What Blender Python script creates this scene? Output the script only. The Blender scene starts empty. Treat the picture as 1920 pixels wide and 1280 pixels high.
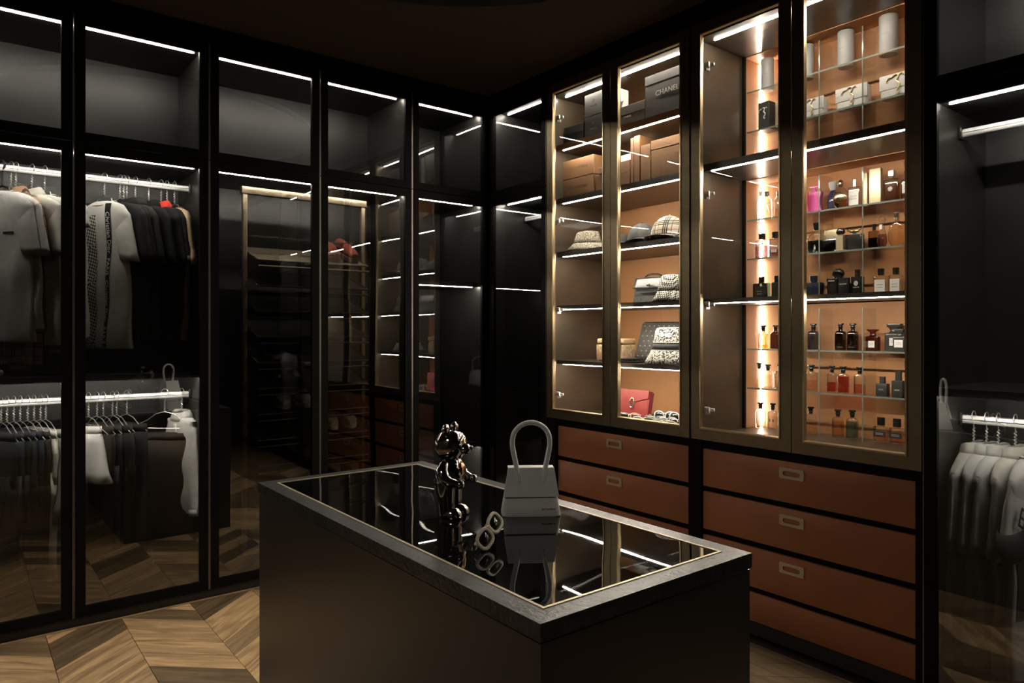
import bpy, bmesh, math, random
from mathutils import Vector, Matrix
random.seed(7)
S = bpy.context.scene
C = S.collection
PI = math.pi

# ------------------------------------------------------------------ camera, world, lights, exposure
YAW = math.radians(51.82)
CAM_H = 1.40
FOCAL = 1325.0          # pixels on a 1920 wide frame
HOR = 620.5             # horizon row
cam_d = bpy.data.cameras.new('camera')
cam_d.sensor_width = 36.0
cam_d.lens = 36.0 * FOCAL / 1920.0
cam_d.shift_y = -(640.0 - HOR) / 1920.0
cam_d.clip_start = 0.02
cam = bpy.data.objects.new('camera', cam_d)
C.objects.link(cam)
cam.location = (0, 0, CAM_H)
cam.rotation_euler = (PI / 2, 0, YAW)
S.camera = cam

S.view_settings.view_transform = 'Standard'
S.view_settings.look = 'None'
S.view_settings.gamma = 1.0
S.view_settings.use_curve_mapping = False
S.view_settings.exposure = 0.55
S.cycles.transparent_max_bounces = 40
S.cycles.max_bounces = 10
S.cycles.diffuse_bounces = 4
S.cycles.glossy_bounces = 6
S.cycles.sample_clamp_indirect = 4.0
S.cycles.caustics_reflective = False
S.cycles.caustics_refractive = False
S.cycles.use_denoising = True

wd = bpy.data.worlds.new('world'); S.world = wd
wd.use_nodes = True
wd.node_tree.nodes['Background'].inputs[0].default_value = (1.0, 0.85, 0.7, 1)
wd.node_tree.nodes['Background'].inputs[1].default_value = 0.004

LED = 205.0
LED_B = 170.0
def area(name, loc, rot, size, power, col, size_y=None):
    l = bpy.data.lights.new(name, 'AREA'); l.energy = power; l.color = col
    l.size = size
    if size_y: l.shape = 'RECTANGLE'; l.size_y = size_y
    o = bpy.data.objects.new(name, l); C.objects.link(o)
    o.location = loc; o.rotation_euler = rot
    return o
def spot(name, loc, target, power, col, angle=60, blend=.6, radius=.05):
    l = bpy.data.lights.new(name, 'SPOT'); l.energy = power; l.color = col
    l.spot_size = math.radians(angle); l.spot_blend = blend; l.shadow_soft_size = radius
    o = bpy.data.objects.new(name, l); C.objects.link(o)
    o.location = loc
    o.rotation_euler = (Vector(target) - Vector(loc)).to_track_quat('-Z', 'Y').to_euler()
    return o
WARM = (1.0, 0.80, 0.56)
spot('downlight', (-3.28, .38, 2.95), (-3.28, .48, 0), 54, WARM, 45, .8, .04)
spot('downlight', (-1.45, -.42, 2.95), (-1.45, -.32, 0), 58, WARM, 44, .8, .04)
spot('downlight', (-.55, 2.0, 2.95), (-.60, 2.0, 0), 8, WARM, 40, .9, .04)
area('room_fill', (-.6, -1.2, 2.9), (0, 0, 0), .5, 10, (1.0, .9, .76))  # added fill lamp that lifts the bag and the floor

# ------------------------------------------------------------------ pixel helpers (photo is 1920 x 1280)
SY, CY = math.sin(YAW), math.cos(YAW)
def ray(px, py=HOR):
    r = (px - 960.0) / FOCAL
    return (-SY + CY * r, CY + SY * r, (HOR - py) / FOCAL)
def onY(px, Y):          # X of the point of plane Y=const seen in column px, and metres per pixel there
    d = ray(px); t = Y / d[1]
    return d[0] * t, t / FOCAL
def onX(px, X):
    d = ray(px); t = X / d[0]
    return d[1] * t, t / FOCAL
def zat(py, mpp):
    return CAM_H + (HOR - py) * mpp

# ------------------------------------------------------------------ materials
def nn(nt, kind, **kw):
    n = nt.nodes.new(kind)
    for k, v in kw.items(): setattr(n, k, v)
    return n
def base_mat(name):
    m = bpy.data.materials.new(name); m.use_nodes = True
    nt = m.node_tree; nt.nodes.clear()
    out = nn(nt, 'ShaderNodeOutputMaterial')
    return m, nt, out
def pmat(name, col, rough=.5, metal=0., noise=None, bump=None, spec=.5, coat=0., sheen=0., stretch=None, rnd=0., coordspace='Object'):
    m, nt, out = base_mat(name)
    b = nn(nt, 'ShaderNodeBsdfPrincipled')
    nt.links.new(b.outputs[0], out.inputs[0])
    b.inputs['Base Color'].default_value = (*col, 1)
    b.inputs['Roughness'].default_value = rough
    b.inputs['Metallic'].default_value = metal
    b.inputs['Specular IOR Level'].default_value = spec
    b.inputs['Coat Weight'].default_value = coat
    b.inputs['Sheen Weight'].default_value = sheen
    tc = nn(nt, 'ShaderNodeTexCoord'); src = tc.outputs[coordspace]
    if stretch:
        mp = nn(nt, 'ShaderNodeMapping'); mp.inputs['Scale'].default_value = stretch
        nt.links.new(src, mp.inputs[0]); src = mp.outputs[0]
    if noise:
        sc, amt = noise
        t = nn(nt, 'ShaderNodeTexNoise'); t.inputs['Scale'].default_value = sc; t.inputs['Detail'].default_value = 6
        nt.links.new(src, t.inputs['Vector'])
        r = nn(nt, 'ShaderNodeValToRGB')
        r.color_ramp.elements[0].position = .3; r.color_ramp.elements[1].position = .7
        r.color_ramp.elements[0].color = (*[max(0, c * (1 - amt)) for c in col], 1)
        r.color_ramp.elements[1].color = (*[min(1, c * (1 + amt)) for c in col], 1)
        nt.links.new(t.outputs[0], r.inputs[0])
        nt.links.new(r.outputs[0], b.inputs['Base Color'])
    if bump:
        sc, st = bump
        t = nn(nt, 'ShaderNodeTexNoise'); t.inputs['Scale'].default_value = sc; t.inputs['Detail'].default_value = 3
        nt.links.new(src, t.inputs['Vector'])
        bp = nn(nt, 'ShaderNodeBump'); bp.inputs['Strength'].default_value = st; bp.inputs['Distance'].default_value = .01
        nt.links.new(t.outputs[0], bp.inputs['Height']); nt.links.new(bp.outputs[0], b.inputs['Normal'])
    return m
def emat(name, col, strength):
    m, nt, out = base_mat(name)
    e = nn(nt, 'ShaderNodeEmission'); e.inputs[0].default_value = (*col, 1); e.inputs[1].default_value = strength
    nt.links.new(e.outputs[0], out.inputs[0])
    return m
def gmat(name, tint, f0=.06, rough=0., edge=1., wob=None, gloss=(1, 1, 1), refr=0.):
    """thin clear or coloured glass: tinted see-through plus a Fresnel mirror on the outward faces"""
    m, nt, out = base_mat(name)
    lw = nn(nt, 'ShaderNodeLayerWeight'); lw.inputs['Blend'].default_value = .5
    pw = nn(nt, 'ShaderNodeMath', operation='POWER'); pw.inputs[1].default_value = 5
    nt.links.new(lw.outputs['Facing'], pw.inputs[0])
    ml = nn(nt, 'ShaderNodeMath', operation='MULTIPLY_ADD'); ml.inputs[1].default_value = 1 - f0; ml.inputs[2].default_value = f0
    nt.links.new(pw.outputs[0], ml.inputs[0])
    geo = nn(nt, 'ShaderNodeNewGeometry')
    inv = nn(nt, 'ShaderNodeMath', operation='SUBTRACT'); inv.inputs[0].default_value = 1
    nt.links.new(geo.outputs['Backfacing'], inv.inputs[1])
    fm = nn(nt, 'ShaderNodeMath', operation='MULTIPLY')
    nt.links.new(ml.outputs[0], fm.inputs[0]); nt.links.new(inv.outputs[0], fm.inputs[1])
    tr = nn(nt, 'ShaderNodeBsdfTransparent'); tr.inputs[0].default_value = (*tint, 1)
    if edge < 1:
        p2 = nn(nt, 'ShaderNodeMath', operation='POWER'); p2.inputs[1].default_value = 3
        nt.links.new(lw.outputs['Facing'], p2.inputs[0])
        mx = nn(nt, 'ShaderNodeMix', data_type='RGBA')
        mx.inputs[6].default_value = (*tint, 1); mx.inputs[7].default_value = (*[c * edge for c in tint], 1)
        nt.links.new(p2.outputs[0], mx.inputs[0]); nt.links.new(mx.outputs[2], tr.inputs[0])
    gl = nn(nt, 'ShaderNodeBsdfGlossy'); gl.inputs['Roughness'].default_value = rough
    gl.inputs['Color'].default_value = (*gloss, 1)
    if wob:
        tc = nn(nt, 'ShaderNodeTexCoord')
        t = nn(nt, 'ShaderNodeTexNoise'); t.inputs['Scale'].default_value = wob[0]; t.inputs['Detail'].default_value = 0
        nt.links.new(tc.outputs['Object'], t.inputs['Vector'])
        bp = nn(nt, 'ShaderNodeBump'); bp.inputs['Strength'].default_value = 1; bp.inputs['Distance'].default_value = wob[1]
        nt.links.new(t.outputs[0], bp.inputs['Height']); nt.links.new(bp.outputs[0], gl.inputs['Normal'])
    through = tr
    if refr:
        gb = nn(nt, 'ShaderNodeBsdfGlass'); gb.inputs['IOR'].default_value = 1.46; gb.inputs['Roughness'].default_value = .04
        gb.inputs['Color'].default_value = (*[c ** .7 for c in tint], 1)
        q = nn(nt, 'ShaderNodeMapRange'); q.inputs['From Min'].default_value = .30; q.inputs['From Max'].default_value = .75; q.clamp = True
        nt.links.new(lw.outputs['Facing'], q.inputs['Value'])
        q2 = nn(nt, 'ShaderNodeMath', operation='MULTIPLY'); q2.inputs[1].default_value = refr
        nt.links.new(q.outputs[0], q2.inputs[0])
        m3 = nn(nt, 'ShaderNodeMixShader'); nt.links.new(q2.outputs[0], m3.inputs[0])
        nt.links.new(tr.outputs[0], m3.inputs[1]); nt.links.new(gb.outputs[0], m3.inputs[2]); through = m3
    mix = nn(nt, 'ShaderNodeMixShader')
    nt.links.new(fm.outputs[0], mix.inputs[0]); nt.links.new(through.outputs[0], mix.inputs[1]); nt.links.new(gl.outputs[0], mix.inputs[2])
    nt.links.new(mix.outputs[0], out.inputs[0])
    return m
def pattern_mat(name, a, b, kind, scale, rough=.8, rot=(0, 0, 0), thr=.5):
    """two-tone woven or printed pattern: 'checker', 'blotch', 'dots', 'crackle'"""
    m, nt, out = base_mat(name)
    bs = nn(nt, 'ShaderNodeBsdfPrincipled'); bs.inputs['Roughness'].default_value = rough
    nt.links.new(bs.outputs[0], out.inputs[0])
    tc = nn(nt, 'ShaderNodeTexCoord')
    mp = nn(nt, 'ShaderNodeMapping'); mp.inputs['Rotation'].default_value = rot
    nt.links.new(tc.outputs['Object'], mp.inputs[0])
    mx = nn(nt, 'ShaderNodeMix', data_type='RGBA')
    mx.inputs[6].default_value = (*a, 1); mx.inputs[7].default_value = (*b, 1)
    if kind == 'checker':
        t = nn(nt, 'ShaderNodeTexChecker'); t.inputs['Scale'].default_value = scale
        nt.links.new(mp.outputs[0], t.inputs[0]); f = t.outputs['Fac']
    elif kind == 'dots':
        t = nn(nt, 'ShaderNodeTexVoronoi'); t.inputs['Scale'].default_value = scale; t.inputs['Randomness'].default_value = 0
        nt.links.new(mp.outputs[0], t.inputs['Vector'])
        q = nn(nt, 'ShaderNodeMath', operation='LESS_THAN'); q.inputs[1].default_value = thr
        nt.links.new(t.outputs['Distance'], q.inputs[0]); f = q.outputs[0]
    elif kind == 'crackle':
        t = nn(nt, 'ShaderNodeTexVoronoi', feature='DISTANCE_TO_EDGE'); t.inputs['Scale'].default_value = scale
        nt.links.new(mp.outputs[0], t.inputs['Vector'])
        q = nn(nt, 'ShaderNodeMath', operation='LESS_THAN'); q.inputs[1].default_value = thr
        nt.links.new(t.outputs['Distance'], q.inputs[0]); f = q.outputs[0]
    else:
        t = nn(nt, 'ShaderNodeTexNoise'); t.inputs['Scale'].default_value = scale; t.inputs['Detail'].default_value = 1
        nt.links.new(mp.outputs[0], t.inputs['Vector'])
        q = nn(nt, 'ShaderNodeMath', operation='GREATER_THAN'); q.inputs[1].default_value = thr
        nt.links.new(t.outputs[0], q.inputs[0]); f = q.outputs[0]
    nt.links.new(f, mx.inputs[0]); nt.links.new(mx.outputs[2], bs.inputs['Base Color'])
    return m
def plaid_mat(name, ground, stripes, scale):
    """woven check: stripes = [(period fraction start, end, colour)] along X and Z"""
    m, nt, out = base_mat(name)
    bs = nn(nt, 'ShaderNodeBsdfPrincipled'); bs.inputs['Roughness'].default_value = .85
    nt.links.new(bs.outputs[0], out.inputs[0])
    tc = nn(nt, 'ShaderNodeTexCoord'); sx = nn(nt, 'ShaderNodeSeparateXYZ')
    nt.links.new(tc.outputs['Object'], sx.inputs[0])
    cols = []
    for ax in (0, 2):
        ml = nn(nt, 'ShaderNodeMath', operation='MULTIPLY'); ml.inputs[1].default_value = scale
        nt.links.new(sx.outputs[ax], ml.inputs[0])
        fr = nn(nt, 'ShaderNodeMath', operation='FRACT'); nt.links.new(ml.outputs[0], fr.inputs[0])
        r = nn(nt, 'ShaderNodeValToRGB'); r.color_ramp.interpolation = 'CONSTANT'
        els = r.color_ramp.elements
        els[0].color = (1, 1, 1, 1); els[1].position = .999; els[1].color = (1, 1, 1, 1)
        for a, b, c in stripes:
            e = els.new(a); e.color = (*c, 1)
            e = els.new(b); e.color = (1, 1, 1, 1)
        nt.links.new(fr.outputs[0], r.inputs[0]); cols.append(r.outputs[0])
    m1 = nn(nt, 'ShaderNodeMix', data_type='RGBA', blend_type='MULTIPLY'); m1.inputs[0].default_value = 1
    nt.links.new(cols[0], m1.inputs[6]); nt.links.new(cols[1], m1.inputs[7])
    m2 = nn(nt, 'ShaderNodeMix', data_type='RGBA', blend_type='MULTIPLY'); m2.inputs[0].default_value = 1
    m2.inputs[6].default_value = (*ground, 1); nt.links.new(m1.outputs[2], m2.inputs[7])
    nt.links.new(m2.outputs[2], bs.inputs['Base Color'])
    return m
def wood_mat(name):
    """oak plank: grain along the local X axis, each plank its own tone"""
    m, nt, out = base_mat(name)
    bs = nn(nt, 'ShaderNodeBsdfPrincipled'); bs.inputs['Roughness'].default_value = .42
    nt.links.new(bs.outputs[0], out.inputs[0])
    tc = nn(nt, 'ShaderNodeTexCoord'); oi = nn(nt, 'ShaderNodeObjectInfo')
    mp = nn(nt, 'ShaderNodeMapping'); mp.inputs['Scale'].default_value = (3, 26, 3)
    nt.links.new(tc.outputs['Object'], mp.inputs[0])
    ad = nn(nt, 'ShaderNodeVectorMath', operation='ADD')
    cm = nn(nt, 'ShaderNodeVectorMath', operation='SCALE'); cm.inputs['Scale'].default_value = 40
    cb = nn(nt, 'ShaderNodeCombineXYZ')
    for i in range(3): nt.links.new(oi.outputs['Random'], cb.inputs[i])
    nt.links.new(cb.outputs[0], cm.inputs[0])
    nt.links.new(mp.outputs[0], ad.inputs[0]); nt.links.new(cm.outputs[0], ad.inputs[1])
    t = nn(nt, 'ShaderNodeTexNoise'); t.inputs['Scale'].default_value = 1; t.inputs['Detail'].default_value = 8; t.inputs['Distortion'].default_value = 1.2
    nt.links.new(ad.outputs[0], t.inputs['Vector'])
    r = nn(nt, 'ShaderNodeValToRGB')
    r.color_ramp.elements[0].position = .28; r.color_ramp.elements[0].color = (.15, .095, .05, 1)
    r.color_ramp.elements[1].position = .72; r.color_ramp.elements[1].color = (.46, .33, .19, 1)
    nt.links.new(t.outputs[0], r.inputs[0])
    tone = nn(nt, 'ShaderNodeValToRGB')
    e = tone.color_ramp.elements; tone.color_ramp.interpolation = 'LINEAR'
    e[0].color = (.34, .335, .32, 1); e[1].color = (1.45, 1.38, 1.28, 1)
    a_ = e.new(.42); a_.color = (.55, .535, .51, 1); b_ = e.new(.5); b_.color = (1.1, 1.06, 1.0, 1)
    nt.links.new(oi.outputs['Random'], tone.inputs[0])
    mx = nn(nt, 'ShaderNodeMix', data_type='RGBA', blend_type='MULTIPLY'); mx.inputs[0].default_value = 1
    nt.links.new(r.outputs[0], mx.inputs[6]); nt.links.new(tone.outputs[0], mx.inputs[7])
    nt.links.new(mx.outputs[2], bs.inputs['Base Color'])
    bp = nn(nt, 'ShaderNodeBump'); bp.inputs['Strength'].default_value = .15; bp.inputs['Distance'].default_value = .004
    nt.links.new(t.outputs[0], bp.inputs['Height']); nt.links.new(bp.outputs[0], bs.inputs['Normal'])
    return m

M = {}
M['ceiling'] = pmat('dark_brown_paint', (.075, .052, .040), .75)
M['wall'] = pmat('black_paint', (.012, .011, .010), .7)
M['lacquer'] = pmat('black_satin_lacquer', (.0065, .006, .0055), .5, noise=(3, .25), spec=.05)
M['plinth'] = pmat('dark_plinth', (.02, .014, .011), .6)
M['charcoal'] = pmat('charcoal_laminate', (.016, .0155, .0145), .40, noise=(9, .25), bump=(9, .10), spec=.6)
M['umber'] = pmat('dark_umber_laminate', (.050, .038, .026), .29, noise=(7, .22), bump=(9, .10), spec=1.0)
M['bronze'] = pmat('bronze_metal', (.26, .20, .125), .42, 1.0, noise=(30, .08))
M['edgebronze'] = pmat('dull_bronze_edge', (.24, .21, .18), .4, 1.0)
M['darkbronze'] = pmat('dark_bronze_metal', (.045, .036, .026), .40, .7)
M['gold'] = pmat('champagne_gold_metal', (.78, .60, .36), .28, 1.0)
M['gold_satin'] = pmat('satin_gold_rail', (.20, .16, .11), .42, .8)
M['pull'] = pmat('pale_brass_pull', (.52, .44, .30), .42, .45)
M['orange'] = pmat('tan_orange_leather', (.49, .228, .092), .55, noise=(4, .06), bump=(260, .12))
M['rust'] = pmat('rust_leather_drawer', (.32, .110, .047), .52, noise=(5, .08), bump=(260, .12))
M['led'] = emat('led_warm_white', (1.0, .96, .87), LED)
M['led_b'] = emat('led_warm_white_case', (1.0, .92, .79), LED_B)
M['led_v'] = emat('led_warm_white_upright', (1.0, .90, .74), 95.0)
M['smoke'] = gmat('smoked_door_glass', (.66, .65, .63), .155, wob=(2.3, .0018))
M['pane'] = gmat('clear_door_glass', (.95, .94, .92), .055, wob=(2.0, .001))
M['shelfglass'] = gmat('clear_shelf_glass', (.96, .97, .96), .06, edge=.8)
M['acrylic'] = gmat('clear_acrylic', (.97, .975, .97), .07, edge=.75)
M['glassedge'] = pmat('glass_edge_green_grey', (.17, .19, .16), .15, 0, spec=1.0)
M['blackglass'] = pmat('black_table_glass', (.004, .004, .004), .015, 0, spec=.75)
M['inlay'] = pmat('pale_gold_inlay', (.55, .45, .30), .4, .5)
M['stone'] = pmat('dark_slate_veneer', (.024, .0225, .0205), .36, noise=(28, .5), bump=(70, .25))
M['islandbody'] = pmat('satin_black_island_panel', (.026, .020, .014), .36, noise=(4, .15), spec=.9)
M['steel'] = pmat('polished_steel', (.75, .73, .70), .3, .45)
M['rail'] = pmat('brushed_aluminium_rail', (.86, .86, .84), .45, .55)
M['wire'] = pmat('silver_wire', (.75, .73, .70), .3, .9)
M['blackplastic'] = pmat('black_plastic', (.012, .012, .012), .35)
M['chrome'] = pmat('dark_chrome', (.52, .49, .46), .07, 1.0)
M['whiteleather'] = pmat('off_white_leather', (.86, .86, .84), .45, bump=(180, .08))
M['softwhiteleather'] = pmat('soft_white_leather', (.58, .57, .54), .45, bump=(180, .08))
M['creamplastic'] = pmat('cream_acetate', (.72, .62, .48), .3)
M['whiteplastic'] = pmat('white_acetate', (.86, .85, .82), .25)
M['tealframe'] = pmat('pale_green_metal', (.55, .62, .52), .3, .5)
M['pinkframe'] = pmat('rosy_acetate', (.55, .36, .30), .3)
M['brownframe'] = pmat('tortoise_brown_acetate', (.16, .06, .03), .25)
M['lens'] = pmat('dark_lens', (.012, .012, .011), .08, 0, spec=.8)
M['lensbrown'] = pmat('brown_lens', (.10, .045, .02), .08, 0, spec=.8)
M['wood'] = wood_mat('chevron_oak')
M['woodtrim'] = pmat('oak_edge_trim', (.30, .20, .11), .45, noise=(8, .2))

# ------------------------------------------------------------------ mesh builder
def ring_pts(rx, ry, n=2., k=20, cx=0., cy=0., ph=0.):
    out = []
    for i in range(k):
        a = 2 * PI * (i + .5) / k + ph
        c, s = math.cos(a), math.sin(a)
        out.append((cx + rx * math.copysign(abs(c) ** (2. / n), c), cy + ry * math.copysign(abs(s) ** (2. / n), s)))
    return out
class MB:
    def __init__(self): self.v, self.f = [], []
    def add(self, vs, fs):
        o = len(self.v); self.v += [tuple(p) for p in vs]; self.f += [tuple(i + o for i in f) for f in fs]; return self
    def box(self, x0, x1, y0, y1, z0, z1):
        vs = [(x, y, z) for z in (z0, z1) for y in (y0, y1) for x in (x0, x1)]
        return self.add(vs, [(0, 2, 3, 1), (4, 5, 7, 6), (0, 1, 5, 4), (2, 6, 7, 3), (0, 4, 6, 2), (1, 3, 7, 5)])
    def rbox(self, x0, x1, y0, y1, z0, z1, r=.004, seg=2):
        bm = bmesh.new(); bmesh.ops.create_cube(bm, size=1)
        for v in bm.verts:
            v.co = Vector(((x0 + x1) / 2 + v.co.x * (x1 - x0), (y0 + y1) / 2 + v.co.y * (y1 - y0), (z0 + z1) / 2 + v.co.z * (z1 - z0)))
        r = min(r, .45 * min(x1 - x0, y1 - y0, z1 - z0))
        bmesh.ops.bevel(bm, geom=bm.edges[:], offset=r, segments=seg, affect='EDGES', profile=.5)
        bm.verts.index_update()
        self.add([v.co[:] for v in bm.verts], [[v.index for v in f.verts] for f in bm.faces]); bm.free(); return self
    def rings(self, rs, cap0=True, cap1=True, close=True):
        k = len(rs[0]); vs = [p for r in rs for p in r]; fs = []
        for i in range(len(rs) - 1):
            for j in range(k if close else k - 1):
                a, b = i * k + j, i * k + (j + 1) % k
                fs.append((a, b, b + k, a + k))
        if cap0: fs.append(tuple(reversed(range(k))))
        if cap1: fs.append(tuple(range((len(rs) - 1) * k, len(rs) * k)))
        return self.add(vs, fs)
    def loft(self, secs, k=20, cap0=True, cap1=True):
        """secs: (z, rx, ry, n[, cx, cy])"""
        rs = []
        for s in secs:
            z, rx, ry, n = s[:4]; cx, cy = (s[4], s[5]) if len(s) > 5 else (0, 0)
            rs.append([(x, y, z) for x, y in ring_pts(max(rx, 1e-5), max(ry, 1e-5), n, k, cx, cy)])
        return self.rings(rs, cap0, cap1)
    def tube(self, pts, r, k=8, caps=True):
        P = [Vector(p) for p in pts]; n = len(P); rr = r if isinstance(r, (list, tuple)) else [r] * n
        t0 = (P[1] - P[0]).normalized()
        up = Vector((0, 0, 1)) if abs(t0.z) < .9 else Vector((1, 0, 0))
        nrm = (up - t0 * up.dot(t0)).normalized(); rs = []
        for i in range(n):
            t = (P[min(i + 1, n - 1)] - P[max(i - 1, 0)])
            t = t.normalized() if t.length > 1e-9 else t0
            nrm = nrm - t * nrm.dot(t)
            nrm = nrm.normalized() if nrm.length > 1e-9 else Vector((1, 0, 0))
            b = t.cross(nrm)
            rs.append([tuple(P[i] + (nrm * math.cos(2 * PI * j / k) + b * math.sin(2 * PI * j / k)) * rr[i]) for j in range(k)])
        return self.rings(rs, caps, caps)
    def closed_tube(self, pts, r, k=8):
        P = [Vector(p) for p in pts]; n = len(P); rs = []
        c = sum(P, Vector()) / n
        nz = Vector()
        for i in range(n): nz += (P[i] - c).cross(P[(i + 1) % n] - c)
        nz.normalize()
        for i in range(n):
            t = (P[(i + 1) % n] - P[i - 1]).normalized(); b = t.cross(nz)
            rx, ry = (r if isinstance(r, tuple) else (r, r))
            rs.append([tuple(P[i] + b * math.cos(2 * PI * j / k) * rx + nz * math.sin(2 * PI * j / k) * ry) for j in range(k)])
        rs.append(rs[0]); return self.rings(rs, False, False)
    def prism(self, poly, z0, z1):
        n = len(poly)
        return self.add([(x, y, z0) for x, y in poly] + [(x, y, z1) for x, y in poly],
                        [tuple(reversed(range(n))), tuple(range(n, 2 * n))] + [(i, (i + 1) % n, n + (i + 1) % n, n + i) for i in range(n)])
    def sphere(self, c, rx, ry=None, rz=None, k=14, m=8):
        ry = ry or rx; rz = rz or rx; secs = []
        for i in range(m + 1):
            a = -PI / 2 + PI * i / m
            secs.append((c[2] + rz * math.sin(a), max(1e-4, rx * math.cos(a)), max(1e-4, ry * math.cos(a)), 2, c[0], c[1]))
        return self.loft(secs, k)
    def map(self, fn): self.v = [tuple(fn(*p)) for p in self.v]; return self
    def xf(self, mat): self.v = [tuple(mat @ Vector(p)) for p in self.v]; return self
    def grid(self, nx, ny, fn):
        vs = [fn(i / nx, j / ny) for j in range(ny + 1) for i in range(nx + 1)]
        fs = [(j * (nx + 1) + i, j * (nx + 1) + i + 1, (j + 1) * (nx + 1) + i + 1, (j + 1) * (nx + 1) + i) for j in range(ny) for i in range(nx)]
        return self.add(vs, fs)
def build(name, mb, m, parent=None, world=None, sharp=40, thick=None):
    """one mesh object; world = the thing whose location is taken off vertices given in room coordinates"""
    if world is not None:
        l = world.location; mb.v = [(x - l.x, y - l.y, z - l.z) for x, y, z in mb.v]
    me = bpy.data.meshes.new(name); me.from_pydata(mb.v, [], mb.f); me.validate()
    bm = bmesh.new(); bm.from_mesh(me)
    bmesh.ops.recalc_face_normals(bm, faces=bm.faces[:]); bm.to_mesh(me); bm.free()
    if sharp:
        me.shade_smooth(); me.set_sharp_from_angle(angle=math.radians(sharp))
    if m is not None: me.materials.append(m if not isinstance(m, str) else M[m])
    o = bpy.data.objects.new(name, me); C.objects.link(o)
    if parent is not None: o.parent = parent
    if thick:
        sd = o.modifiers.new('solid', 'SOLIDIFY'); sd.thickness = thick; sd.offset = 0
    return o
def tag(o, label, cat, group=None):
    o['label'] = label; o['category'] = cat
    if group: o['group'] = group
    return o
def thing(name, label, cat, loc=(0, 0, 0), rotz=0., group=None, rot=None):
    o = bpy.data.objects.new(name, None); C.objects.link(o)
    o.empty_display_size = .05
    o.location = loc; o.rotation_euler = rot if rot else (0, 0, rotz)
    return tag(o, label, cat, group)
def struct(name, mb, m, parent=None, **kw):
    o = build(name, mb, m, parent, **kw)
    if parent is None: o['kind'] = 'structure'
    return o
def dup(root, loc, rotz, label, group=None):
    r = root.copy(); C.objects.link(r); r.location = loc
    r.rotation_euler = (root.rotation_euler.x, root.rotation_euler.y, rotz); r['label'] = label
    if group: r['group'] = group
    for ch in list(root.children):
        c = ch.copy(); C.objects.link(c); c.parent = r
        for g in list(ch.children):
            d = g.copy(); C.objects.link(d); d.parent = c
    return r
def text(s, size, m, parent, loc, rot=(PI / 2, 0, 0), name='lettering', ext=.0006, align='CENTER', spacing=1.0, squash=None):
    cu = bpy.data.curves.new(name, 'FONT'); cu.body = s; cu.size = size; cu.extrude = ext
    cu.align_x = align; cu.align_y = 'CENTER'; cu.space_character = spacing; cu.resolution_u = 3
    tmp = bpy.data.objects.new('tmp_text', cu); C.objects.link(tmp)
    bpy.context.view_layer.update()
    me = bpy.data.meshes.new_from_object(tmp.evaluated_get(bpy.context.evaluated_depsgraph_get()))
    bpy.data.objects.remove(tmp)
    me.materials.clear(); me.materials.append(M[m])
    o = bpy.data.objects.new(name, me); C.objects.link(o); o.parent = parent
    o.location = loc; o.rotation_euler = rot
    if squash: o.scale = squash
    return o

# ------------------------------------------------------------------ room shell
AX, BY = -3.90, 2.86            # door planes: left wall of wardrobes (X), back wall of cases (Y)
CEIL = 3.0
struct('floor', MB().box(-4.7, 1.7, -1.9, 3.6, -.12, -.021), 'plinth', sharp=0)
floor_o = bpy.data.objects['floor']
struct('ceiling', MB().box(-4.7, 1.7, -1.9, 3.6, CEIL, CEIL + .1), 'ceiling', sharp=0)
struct('wall_left', MB().box(-4.7, -4.53, -1.9, 3.6, -.02, CEIL), 'wall', sharp=0)
struct('wall_back', MB().box(-4.53, 1.7, 3.49, 3.6, -.02, CEIL), 'wall', sharp=0)
struct('wall_right', MB().box(1.6, 1.7, -1.9, 3.49, -.02, CEIL), 'wall', sharp=0)
struct('wall_front', MB().box(-4.53, 1.6, -1.9, -1.8, -.02, CEIL), 'wall', sharp=0)
# filler boards between the cabinet tops and the ceiling
struct('trim_1', MB().box(-4.5, AX + .004, -1.8, BY, 2.912, CEIL), 'lacquer', sharp=0)
struct('trim_2', MB().box(AX, 1.55, BY - .004, 3.48, 2.912, CEIL), 'lacquer', sharp=0)
struct('trim_3', MB().box(AX, AX + .018, -1.8, BY - .02, -.02, .002), 'woodtrim', sharp=0)
struct('trim_4', MB().loft([(2.955, 1.19, 1.19, 2, -1.85, 1.2), (2.958, 1.2, 1.2, 2, -1.85, 1.2), (2.999, 1.2, 1.2, 2, -1.85, 1.2)], 96), 'blackplastic')
# chevron planks
def clip(poly, xmin, xmax, ymin, ymax):
    for ax, lim, sgn in ((0, xmin, 1), (0, xmax, -1), (1, ymin, 1), (1, ymax, -1)):
        out = []
        for i in range(len(poly)):
            p, q = poly[i - 1], poly[i]
            ip, iq = (p[ax] - lim) * sgn >= 0, (q[ax] - lim) * sgn >= 0
            if ip != iq:
                u = (lim - p[ax]) / (q[ax] - p[ax]); out.append((p[0] + u * (q[0] - p[0]), p[1] + u * (q[1] - p[1])))
            if iq: out.append(q)
        poly = out
        if len(poly) < 3: return None
    return poly
PW, PH, PD, GAP = .157, .311, .275, .0012
rest = MB()
n_pl = 0
cols = []
for k in range(-9, 7):
    y0 = .634 + PH * k; up = (k % 2 == 0)
    for i in range(-4, 40):
        x = AX - .3 + PW * i
        a, b = (x, x + PD) if up else (x + PD, x)
        cols.append((k, [(a + GAP, y0 + GAP), (a + PW - GAP, y0 + GAP), (b + PW - GAP, y0 + PH - GAP), (b + GAP, y0 + PH - GAP)], math.atan2(PH, (b - a))))
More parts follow.
